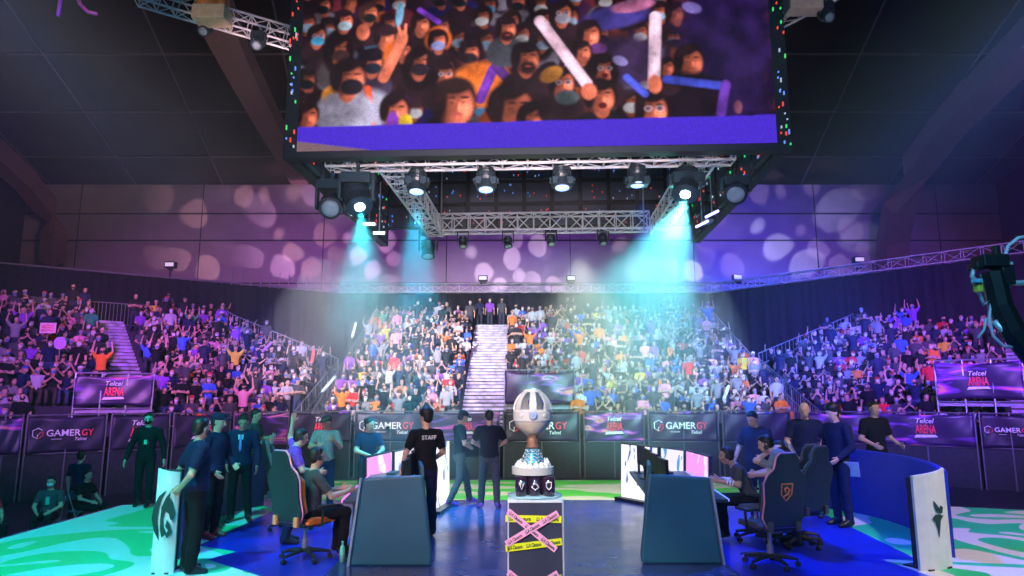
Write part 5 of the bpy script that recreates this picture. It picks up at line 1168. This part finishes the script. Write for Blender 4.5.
# capped man walking
J = stand_pose(look=V(.1, -1, -.35), head=V(0, -.06, 1.61), elL=V(.24, -.06, 1.16), wrL=V(.16, -.30, 1.08), elR=V(-.25, -.02, 1.14), wrR=V(-.14, -.24, 1.02), knL=V(.10, -.16, .50), anL=V(.10, -.24, .09), toeL=V(.11, -.40, .04), anR=V(-.10, .22, .10), knR=V(-.10, .02, .5), toeR=V(-.11, .08, .03))
person('man in black t-shirt and cap stepping right with a bag, before the silver banner', at(459, 505), R(112), J, 1.76, top='black', legs='charcoal', cap='black', shoe='purple')
mb = MB(); mb.box((0, 0, .0), (.30, .10, .24)); o = mb.build('shoulder_bag', cm('black'), None, bevel=.03, loc=tuple(at(456, 505)+V(.28, -.05, 1.02))); 
tag(o, 'dark shoulder bag carried by the capped man stepping right', 'bag')
J = stand_pose(look=V(-.1, -1, -.35), elL=V(.30, -.02, 1.18), wrL=V(.12, -.22, 1.06), elR=V(-.30, -.02, 1.18), wrR=V(-.12, -.22, 1.06), anL=V(.15, 0, .085), anR=V(-.15, 0, .085), toeL=V(.20, -.15, .03), toeR=V(-.20, -.15, .03), knL=V(.13, 0, .49), knR=V(-.13, 0, .49))
T = person('man in black jacket seen from behind with elbows out, left of the trophy', at(489, 508), R(183), J, 1.76, top='black', legs='charcoal', hair='short', mask=None, bulk=1.16, sleeve='short', shoe='purple')
# right-hand side
J = stand_pose(look=V(.1, -1, -.4), head=V(0, -.08, 1.60), elL=V(.28, -.05, 1.15), wrL=V(.24, -.28, 1.05), elR=V(-.28, -.05, 1.15), wrR=V(-.2, -.28, 1.02))
person('broad man in navy shirt bending his head over the right desk', V(4.05, 11.6, 0), R(-50), J, 1.80, top='navy', legs='navy', bulk=1.2)
J = sit_pose(chest=V(0, .32, .90), neck=V(0, .28, 1.10), head=V(0, .22, 1.25), look=V(0, -1, -.3), shL=V(.18, .3, 1.02), shR=V(-.18, .3, 1.02), elL=V(.26, .02, 1.10), wrL=V(.13, .20, 1.26), elR=V(-.26, .02, 1.10), wrR=V(-.13, .2, 1.26))
pl = V(3.75, 10.3, .03); T = person('player in pale shirt with both hands at the headset, right team', pl, R(-152), J, 1.73, top='grey', legs='navy', skin=2); headset(T, J)
gaming_chair('dark gaming chair of the player with both hands at the headset', V(*(pl+rz3(R(-152))@V(0, .47, 0))[:2], 0), R(-152), 'charcoal', 'charcoal')
J = stand_pose(pelvis=V(0, .14, .86), chest=V(0, -.08, 1.10), neck=V(0, -.22, 1.24), head=V(0, -.31, 1.32), look=V(0, -1, -.3), shL=V(.18, -.18, 1.19), shR=V(-.18, -.18, 1.19), hipL=V(.09, .14, .83), hipR=V(-.09, .14, .83), knL=V(.11, .0, .47), knR=V(-.11, .0, .47),
               elL=V(.22, -.30, .95), wrL=V(.12, -.46, .92), elR=V(-.22, -.30, .95), wrR=V(-.12, -.46, .92))
T = person('player in pale jersey leaning forward behind the emblem chair', V(3.95, 9.95, 0), R(-112), J, 1.78, top='grey', legs='navy', skin=2); headset(T, J)
J = stand_pose(look=V(-.2, -1, -.25), head=V(0, -.06, 1.615), elL=V(.28, -.02, 1.15), wrL=V(.14, -.24, 1.03), elR=V(-.28, 0, 1.14), wrR=V(-.20, -.20, .98))
T = person('tall bald man in navy t-shirt bending one arm, behind the emblem chair', at(811, 517), R(-18), J, 1.93, top='navy', legs='black', hair='bald', skin=2, bulk=1.12)
J = stand_pose(look=V(-.3, -1, 0))
T = person('person in dark t-shirt lettered TEAM, half hidden behind the bearded man', V(6.15, 13.2, 0), R(-20), J, 1.80, top='charcoal', legs='black', bulk=1.1, mask='black')
add_text_on(T, 'TEAM', V(0, -.150, 1.33), V(1, 0, 0), V(0, 0, 1), .11)
J = stand_pose(look=V(.05, -1, -.25), head=V(0, -.05, 1.615), elL=V(.25, .02, 1.13), wrL=V(.20, -.18, .98), elR=V(-.25, .02, 1.13), wrR=V(-.22, -.12, .92), toeL=V(.12, -.15, .03))
T = person('bearded man in dark blue suit in profile holding white papers, before the curved blue wall', at(843, 526), R(-72), J, 1.90, top='navy', legs='navy', sleeve='long', bulk=1.12, skin=2, hair='fluffy')
g = at(843, 526); mb = MB(); mb.box((0, 0, 0), (.21, .004, .30), M=rz3(R(-30))@np.array([[1., 0, 0], [0, .8, -.6], [0, .6, .8]])); o = mb.build('papers', mat('paper_white', (.8, .8, .85), .6), loc=(g[0]+.13, g[1]-.18, .90)); tag(o, 'white sheets of paper held low by the bearded man in dark blue suit', 'paper')
J = stand_pose(look=V(-.1, -1, -.1), elL=V(.27, 0, 1.14), wrL=V(.27, -.22, 1.05), elR=V(-.27, 0, 1.14), wrR=V(-.2, -.22, 1.05))
person('man in black shirt standing behind the curved blue wall with a hand on its edge', V(6.85, 13.15, 0), R(8), J, 1.93, top='black', legs='black', bulk=1.1, hair='short')
T, J = seated('player with striped sleeves crouching over the right desk, seen from the side', c4, R(-100), top='charcoal', legs='black', skin=1, pose=dict(chest=V(0, .30, .84), neck=V(0, .20, 1.02), head=V(0, .10, 1.14), shL=V(.18, .24, .97), shR=V(-.18, .24, .97)))
headset(T, J)
for S in 'LR':
    el, wr = J['el'+S], J['wr'+S]; mb = MB()
    for t in (.25, .4, .55): a = el+(wr-el)*t; mb.tube([a, a+nrm(wr-el)*.02], .052-.012*t, 12)
    mb.build('sleeve_stripe', cm('white'), T)
# workers sitting in the pit on the left
def folding_chair(label, loc, rz):
    T = thing('folding_chair', label, 'chair', loc, rz, 'folding chairs in the pit'); m = mat('folding_grey', (.10, .11, .14), .5)
    mb = MB(); mb.box((0, 0, .44), (.42, .40, .03)); mb.build('seat', m, T, bevel=.01); mb = MB(); mb.box((0, .21, .78), (.42, .03, .22)); mb.build('backrest', m, T, bevel=.01)
    for s in (-1, 1):
        mb = MB(); mb.tube([(s*.20, -.20, 0), (s*.20, .21, .90)], .013, 6); mb.build('leg', steel(), T); mb = MB(); mb.tube([(s*.21, .22, 0), (s*.21, -.16, .44)], .013, 6); mb.build('leg', steel(), T)
for (px, Y, rz, top, lab, m) in ((6, 14.0, R(70), 'red', 'worker in reddish shirt sitting in the pit at the far left edge', None), (48, 14.8, R(15), 'charcoal', 'worker with green lanyard sitting in the pit below the GAMERGY banner', 'white'), (104, 16.4, R(80), 'black', 'worker in black sitting in the shade beyond the deck, left pit', None)):
    X = (px-512)/700*Y; o = rz3(rz)@V(0, .47, 0); J = sit_pose(); T = person(lab, V(X, Y, FLOOR_Z+.0), rz, J, 1.73, top=top, legs='black', mask=m)
    if 'lanyard' in lab: mb = MB(); mb.box((0, .27, .86), (.07, .02, .16)); mb.build('lanyard', mat('lanyard_green', (.05, .55, .40), .5), T)
    folding_chair('folding chair under the '+lab.split(' sitting')[0], V(X+o[0], Y+o[1], FLOOR_Z), rz)
J = stand_pose(); person('worker in dark clothes standing in the pit with bare forearms, beside the lanyard worker', V(-10.2, 16.6, FLOOR_Z), R(180), J, 1.75, top='navy', legs='black', skin=2)

# ------------------------------------------------------------------ the audience
crowd_pose = {
 'hands in lap': sit_pose(), 'clapping': sit_pose(elL=V(.24, .18, .80), wrL=V(.04, .05, .98), elR=V(-.24, .18, .80), wrR=V(-.04, .05, .98)),
 'hands held high': sit_pose(elL=V(.20, .14, .92), wrL=V(.05, .04, 1.14), elR=V(-.20, .14, .92), wrR=V(-.05, .04, 1.14)),
 'waving one arm': sit_pose(elR=V(-.30, .36, 1.22), wrR=V(-.26, .30, 1.48)),
 'leaning sideways': sit_pose(head=V(.10, .33, 1.20), neck=V(.06, .38, 1.06), look=V(.5, -1, -.1)),
 'standing': stand_pose(), 'both arms raised': stand_pose(elL=V(.32, -.05, 1.60), wrL=V(.28, -.1, 1.86), elR=V(-.32, -.05, 1.60), wrR=V(-.28, -.1, 1.86)),
 'arms folded': stand_pose(elL=V(.27, -.05, 1.15), wrL=V(-.02, -.20, 1.17), elR=V(-.27, -.05, 1.15), wrR=V(.02, -.20, 1.20)),
 'pointing ahead': stand_pose(elL=V(.30, -.12, 1.50), wrL=V(.30, -.34, 1.66), look=V(.3, -1, 0))}
PN = list(crowd_pose); HK = ['short', 'long', 'cap']
cmats = [random_mat('crowd_skin', skin_cols), objcolor_mat('crowd_shirt'), random_mat('crowd_trousers', [(.02, .02, .03), (.03, .05, .12), (.06, .06, .07), (.05, .04, .03)]), mat('shoe_black', (.02, .02, .02), .5),
         random_mat('crowd_hair', [(.012, .01, .01), (.03, .015, .01), (.015, .01, .02), (.08, .035, .015)]),
         random_mat('crowd_mask', [(.02, .02, .03), (.70, .75, .85), (.03, .03, .04), (.55, .30, .22), (.75, .75, .8), (.10, .25, .6), (.62, .36, .26)]),
         random_mat('crowd_cap', [(.02, .02, .03), (.05, .1, .5), (.6, .04, .05), (.7, .7, .7)])]
TM = {}
def tmpl(pn, hk, vox, key):
    k = (pn, hk, key)
    if k not in TM:
        J = crowd_pose[pn]; F = body_fig(J, 'short', 1.08, hands=False); Hf = cap_fig(J) if hk == 'cap' else hair_fig(J, hk)
        if hk == 'cap': Hf.p += hair_fig(J, 'short').p[1:2]
        F.p += Hf.p + mask_fig(J).p[:1]; TM[k] = F.mesh(vox)
    return TM[k]
rnd = random.Random(77); spots = []
num = ['first', 'second', 'third', 'fourth', 'fifth', 'sixth', 'seventh', 'eighth', 'ninth', 'tenth', 'eleventh', 'twelfth', 'thirteenth', 'fourteenth', 'fifteenth', 'sixteenth', 'seventeenth', 'eighteenth', 'nineteenth', 'twentieth', 'twenty-first', 'twenty-second', 'twenty-third', 'twenty-fourth', 'twenty-fifth', 'twenty-sixth', 'twenty-seventh', 'twenty-eighth', 'twenty-ninth', 'thirtieth', 'thirty-first', 'thirty-second', 'thirty-third', 'thirty-fourth']
def proj(p):
    d = np.array(p)-V(0, 0, CAM_Z); c, s = math.cos(PITCH), math.sin(PITCH); f = d[1]*c+d[2]*s; u = -d[1]*s+d[2]*c; return 512+F_PX*d[0]/f, 288-F_PX*u/f
shirt_w = [('black', 30), ('charcoal', 12), ('navy', 12), ('pale', 11), ('grey', 9), ('orange', 5), ('red', 5), ('blue', 7), ('purple', 8), ('pink', 5), ('yellow', 1), ('green', 1)]
sn = [a for a, b in shirt_w for _ in range(b)]
for bk in BLOCKS:
    rz = math.atan2(-bk['u'][0], bk['u'][1]); sa, sb_, _ = bk['stairs'][0]
    for i in range(bk['n']):
        t0, t1 = bk['ext'](i); z = Z0+RISE*i
        for side in (-1, 1):
            off = .28+.21*(i % 2); t = sa-off if side < 0 else sb_+off; k = 0
            while (t > t0+.25) if side < 0 else (t < t1-.25):
                tt = t; t += side*.43
                if any(a <= tt <= b and i < n for a, b, n in bk['zone']): continue
                if rnd.random() < .04: k += 0; continue
                pn = rnd.choices(PN, [34, 12, 10, 8, 12, 7, 5, 3, 2])[0]
                if i >= bk['n']-2 and pn.startswith('both'): pn = 'standing'
                xyp = xy(bk, tt+rnd.uniform(-.05, .05), i*PITCHR+.18+rnd.uniform(-.04, .06)); p = V(*xyp, z)
                hx, hy = proj(p+V(0, 0, 1.3))
                if k < len(num): spots.append(dict(bk=bk, p=p, rz=rz+rnd.uniform(-.3, .3), pn=pn, hk=rnd.choices(HK, [6, 3, 2])[0], sh=rnd.choice(sn if bk['name'] == 'centre' or rnd.random() < .6 else ['black', 'charcoal', 'navy']), row=i, k=k, side=side, px=hx, py=hy, sc=rnd.uniform(.93, 1.05))); k += 1
for tt, sh in ((-1.9, 'navy'), (-1.3, 'purple'), (-.6, 'charcoal')): spots.append(dict(bk=BLOCKS[0], p=V(*xy(BLOCKS[0], tt, 12.3), Z0+RISE*17), rz=0., pn='standing', hk='short', sh=sh, row=17, k=0, side=1, px=480, py=300, sc=1.0))
vis = [s for s in spots if -12 < s['px'] < 1036]
# a few people one can pick out in the photograph
for px, py, sh, pn, hk, lab in ((948, 384, 'grey', 'standing', 'short', 'man in grey lettered t-shirt and mask standing before the dark banner platform, right'), (968, 386, 'black', 'standing', 'long', 'long-haired woman in black standing beside the man in grey t-shirt'),
        (912, 396, 'navy', 'clapping', 'short', 'man in navy shirt clapping, alone left of the man in grey t-shirt'), (935, 335, 'yellow', 'leaning sideways', 'short', 'fan in bright yellow t-shirt near the top of the right stairway'),
        (905, 360, 'black', 'standing', 'short', 'man in black shirt seen beside the blue-lit right stairway'), (182, 392, 'black', 'arms folded', 'cap', 'guard in black polo at the foot of the left stairway'),
        (97, 318, 'green', 'standing', 'long', 'fan in green costume at the top rail of the left grandstand'), (635, 218, 'white', 'standing', 'short', ''),
        (742, 362, 'yellow', 'standing', 'short', 'fan in yellow shirt at the edge of the centre grandstand'), (582, 392, 'white', 'arms folded', 'short', 'person in white shirt with folded arms right of the entrance banner')):
    if not lab: continue
    s = min(vis, key=lambda s: (s['px']-px)**2+(s['py']-py)**2); s.update(sh=sh, pn=pn, hk=hk, lab=lab)
vis.sort(key=lambda s: (0 if 'lab' in s else 1, np.linalg.norm(s['p'])))
near, far = vis[:300], vis[300:]
print('SPECTATORS', len(vis))
ME = {}
for s in near:
    k = (s['pn'], s['hk'])
    if k not in ME: ME[k] = fig_mesh('spectator', tmpl(*k, .021, 0), cmats)
    o = bpy.data.objects.new('spectator', ME[k]); COL.objects.link(o); o.location = Vector(tuple(s['p'])); o.rotation_euler = (0, 0, s['rz']); o.scale = (s['sc'],)*3; o.color = (*SHIRTS[s['sh']], 1)
    hk = {'short': '', 'long': 'long-haired ', 'cap': 'capped '}[s['hk']]
    lab = s.get('lab') or '%sfan in %s, %s, %s row, %s %s of stairs, %s' % (hk, s['sh'], s['pn'], num[s['row']], num[s['k']], 'left' if s['side'] < 0 else 'right', s['bk']['name']+' stand')
    tag(o, lab, 'spectator', 'seated and standing fans in the '+s['bk']['lab'])
# everyone further up, too many to keep apart
vs_all, fs_all, cl_all, n0 = [], [], [], 0
lowm = {}
for s in far:
    v, f, l = tmpl(s['pn'], s['hk'], .036, 1); a = s['rz']; M = rz3(a)*s['sc']
    vs_all.append(v@M.T+s['p']); fs_all.append(f+n0); n0 += len(v)
    c = np.array([skin_cols[rnd.randrange(4)], SHIRTS[s['sh']], (.03, .03, .06), (.02, .02, .02), rnd.choice([(.012, .01, .01), (.03, .015, .01)]), rnd.choice([(.02, .02, .03), (.7, .75, .85), (.55, .32, .24), (.1, .2, .5)]), rnd.choice([(.02, .02, .03), (.6, .05, .05), (.7, .7, .7)])]); cl_all.append(c[l])
VS = np.concatenate(vs_all); FS = np.concatenate(fs_all); CLR = np.concatenate(cl_all)
me = bpy.data.meshes.new('crowd'); me.vertices.add(len(VS)); me.vertices.foreach_set('co', VS.astype(np.float32).ravel()); me.loops.add(FS.size); me.loops.foreach_set('vertex_index', FS.astype(np.int32).ravel())
me.polygons.add(len(FS)); me.polygons.foreach_set('loop_start', np.arange(len(FS), dtype=np.int32)*4); me.update(calc_edges=True)
ca = me.color_attributes.new('clothes', 'FLOAT_COLOR', 'CORNER'); cc = np.ones((len(FS), 4, 4), np.float32); cc[..., :3] = CLR[:, None, :]; ca.data.foreach_set('color', cc.ravel()); me.polygons.foreach_set('use_smooth', np.ones(len(FS), bool))
m = bpy.data.materials.new('crowd_clothes'); m.use_nodes = True; at_ = m.node_tree.nodes.new('ShaderNodeVertexColor'); at_.layer_name = 'clothes'; m.node_tree.links.new(at_.outputs[0], m.node_tree.nodes['Principled BSDF'].inputs['Base Color']); m.node_tree.nodes['Principled BSDF'].inputs['Roughness'].default_value = .8
me.materials.append(m); o = link('crowd', me); tag(o, 'dense crowd of fans filling the upper rows of the three grandstands', 'crowd', kind='stuff')
# things held up in the stands
def stick(px0, py0, px1, py1, Y, r_, col, lab):
    a, b = P(px0, py0, Y), P(px1, py1, Y); mb = MB(); n = 7; mb.tube([a+(b-a)*i/(n-1) for i in range(n)], [r_*.5]+[r_]*(n-2)+[r_*.5], 10); tag(mb.build('inflatable_stick', mat('stick_%d' % int(col[0]*100+col[1]*10), col, .35), smooth=True), lab, 'inflatable stick', 'inflatable cheering sticks')
stick(312, 363, 314, 349, 28.5, .07, (.85, .05, .06), 'upright red inflatable stick at the inner end of the left grandstand')
stick(322, 392, 336, 376, 29, .07, (.6, .75, .85), 'pale inflatable stick held up at the left edge of the centre grandstand')
stick(723, 401, 729, 385, 28.2, .07, (.75, .80, .85), 'white inflatable stick held up at the right end of the centre grandstand')
stick(352, 338, 356, 322, 33, .07, (.75, .75, .8), 'white inflatable stick high on the left side of the centre grandstand')
stick(262, 352, 272, 342, 30, .06, (.55, .2, .8), 'violet inflatable stick held up in the left grandstand')
def sign(px, py, Y, w_, h_, col, lab, disc=False):
    c = P(px, py, Y); T = thing('hand_sign', lab, 'sign', c); mb = MB()
    if disc: mb.lathe([(.001, -.01), (w_/2, -.01), (w_/2, .01), (.001, .01)], (0, 0, 0), 24, 0, basis((1, 0, 0), (0, 0, -1), (0, 1, 0)))
    else: mb.box((0, 0, 0), (w_, .012, h_))
    mb.build('board', mat('sign_%d' % int(col[1]*99), col, .6), T); mb = MB()
    if not disc:
        rr = random.Random(4)
        for k in range(3): mb.tube([V(-w_*.38+w_*.76*i/14, -.012, h_*.25-k*h_*.24+h_*.08*rr.uniform(-1, 1)) for i in range(15)], .014, 4)
        mb.build('scribble', red_ink(), T)
    mb = MB(); mb.tube([(0, .02, -h_*.4), (0, .02, -h_*.5-.35)], .015, 6); mb.build('stick', mat('wood_stick', (.4, .25, .12), .6), T)
sign(48, 328, 25.8, .62, .40, (.9, .55, .62), 'red and pink hand-lettered sign held up in the upper left grandstand')
sign(60, 343, 24.8, .46, .5, (.55, .30, .9), 'round violet board held up below the pink sign, left grandstand', True)

# ------------------------------------------------------------------ camera crane on the right
def Q(px, py, Y=5.2): return P(px, py, Y)
T = thing('camera_crane', 'black camera crane arm with white rails and cables reaching in at the right edge', 'camera crane', Q(1000, 300)); q0 = Q(1000, 300); L_ = lambda *a: Q(*a)-q0
jb = mat('crane_black', (.012, .012, .015), .5); jw = mat('crane_white', (.55, .70, .78), .3, .3)
mb = MB(); mb.tube([L_(992, 272), L_(1000, 305), L_(1012, 330), L_(1040, 362), L_(1090, 410)], [.085, .085, .09, .10, .12], 8); mb.build('arm', jb, T)
mb = MB(); mb.tube([L_(994, 321), L_(1010, 338), L_(1040, 366), L_(1080, 404)], .022, 8); mb.build('rail', jw, T, smooth=True)
mb = MB(); mb.tube([L_(1004, 290), L_(1012, 283), L_(1040, 282), L_(1080, 284)], .020, 8); mb.build('rail', jw, T, smooth=True)
mb = MB(); mb.box(tuple(L_(990, 262)), (.20, .16, .10)); mb.box(tuple(L_(978, 266)), (.10, .12, .06)); mb.box(tuple(L_(1003, 276)), (.10, .14, .16)); mb.box(tuple(L_(996, 252)), (.05, .05, .10)); mb.build('camera_head', jb, T, bevel=.012)
mb = MB(); mb.tube([L_(974, 268), L_(972, 276), L_(977, 283)], .016, 8); mb.tube([L_(1008, 280), L_(1013, 272), L_(1011, 262)], .012, 8); mb.build('handle', jw, T, smooth=True)
mb = MB(); mb.box(tuple(L_(978, 286, 5.15)), (.055, .05, .10), .3); mb.build('battery', mat('battery_yellow', (.80, .75, .10), .4), T, bevel=.01)
mb = MB(); mb.box(tuple(L_(977, 281, 5.12)), (.065, .05, .03), .3); mb.build('battery_clip', mat('clip_cyan', (.2, .65, .8), .4), T, bevel=.005)
mb = MB(); mb.tube([L_(979, 293), L_(984, 305), L_(990, 300), L_(989, 320), L_(993, 336), L_(1003, 346), L_(1012, 347)], .012, 8); mb.build('cable', mat('cable_white', (.65, .70, .80), .4), T, smooth=True)
mb = MB(); mb.tube([L_(1004, 284), L_(1003, 262), L_(1008, 246), L_(1018, 238), L_(1030, 236)], .014, 8); mb.build('cable', mat('cable_white', (.65, .70, .80), .4), T, smooth=True)
mb = MB(); mb.tube([L_(986, 318), L_(984, 330), L_(978, 338)], .010, 6); mb.build('cable', mat('cable_cyan', (.4, .75, .85), .4), T, smooth=True)
mb = MB(); mb.tube([L_(1090, 410)+V(0, 0, 0), L_(1090, 410)+V(.05, 0, -2.0)], .06, 10)
zb = (Q(1090, 410)-V(0, 0, 0))[2]; g_ = L_(1090, 410); mb = MB(); mb.tube([g_, V(g_[0], g_[1], -q0[2]+.03)], .06, 10); mb.lathe([(.35, 0), (.35, .04), (.08, .08)], (g_[0], g_[1], -q0[2]+.006), 20); mb.build('pedestal', jb, T)
spot('crane_light', (2.5, 2.5, 5), Q(1000, 300), (.8, .9, 1), 60, 40, .5, .1)


# ------------------------------------------------------------------ smoke cones shaped to the lamp beams so that they show
def plume(name, label, a, b, half, dens):
    # smoke shaped as a cone around its beam, along the local z axis, thinning towards its flanks and its far end
    a = np.array(a, float); b = np.array(b, float); L = np.linalg.norm(b-a); n = 14; tn = math.tan(half); mb = MB()
    mb.lathe([(.05+tn*L*i/(n-1), L*i/(n-1)) for i in range(n)], (0, 0, 0), 24)
    m = bpy.data.materials.new(name); m.use_nodes = True; nt = m.node_tree; N = nt.nodes; K = nt.links; N.remove(N['Principled BSDF'])
    def M2(op, x, y=None, cl=False):
        q = N.new('ShaderNodeMath'); q.operation = op; q.use_clamp = cl
        for k, v in enumerate((x, y)):
            if v is None: continue
            if isinstance(v, (int, float)): q.inputs[k].default_value = v
            else: K.new(v, q.inputs[k])
        return q.outputs[0]
    v = N.new('ShaderNodeVolumeScatter'); v.inputs['Color'].default_value = (.9, .97, 1, 1); v.inputs['Anisotropy'].default_value = .1
    tc = N.new('ShaderNodeTexCoord'); nz = N.new('ShaderNodeTexNoise'); nz.inputs['Scale'].default_value = .5; nz.inputs['Detail'].default_value = 3
    K.new(tc.outputs['Object'], nz.inputs['Vector']); sx = N.new('ShaderNodeSeparateXYZ'); K.new(tc.outputs['Object'], sx.inputs[0])
    r = M2('SQRT', M2('ADD', M2('MULTIPLY', sx.outputs[0], sx.outputs[0]), M2('MULTIPLY', sx.outputs[1], sx.outputs[1])))
    q = M2('DIVIDE', r, M2('ADD', M2('MULTIPLY', sx.outputs[2], tn), .05)); q2 = M2('MULTIPLY', q, q)
    edge = M2('SUBTRACT', 1.0, q2, True); far = M2('SUBTRACT', 1.0, M2('POWER', M2('DIVIDE', sx.outputs[2], L), 3.0), True)
    nn = M2('ADD', M2('MULTIPLY', M2('SUBTRACT', nz.outputs['Fac'], .5), 4.0), 1.0, False); nn = M2('MAXIMUM', nn, .15)
    K.new(M2('MULTIPLY', M2('MULTIPLY', M2('MULTIPLY', edge, far), nn), dens), v.inputs['Density'])
    K.new(v.outputs[0], N['Material Output'].inputs['Volume']); o = mb.build(name, m); aim(o, a, b); o.rotation_euler = (Vector(b-a)).to_track_quat('Z', 'Y').to_euler()
    tag(o, label, 'smoke', kind='stuff')
plume('smoke', 'wide cone of stage smoke lit teal by the moving head at the truss end over the right aisle', P(685, 201, 10.85), (4.5, 30, 2.6), R(18), .070)
plume('smoke', 'narrow cone of stage smoke under the glaring moving head at the left truss corner', P(361, 213, 10.85), (-6.9, 29, 3.2), R(13), .06)
plume('smoke', 'veil of teal-lit smoke hanging over the staff between the left desk and the trophy', P(417, 188, 11.35), (-1.7, 12.4, -.9), R(19), .075)
plume('smoke', 'veil of blue-lit smoke hanging over the right gaming desk', P(637, 182, 11.35), (3.6, 11.8, -.9), R(20), .05)
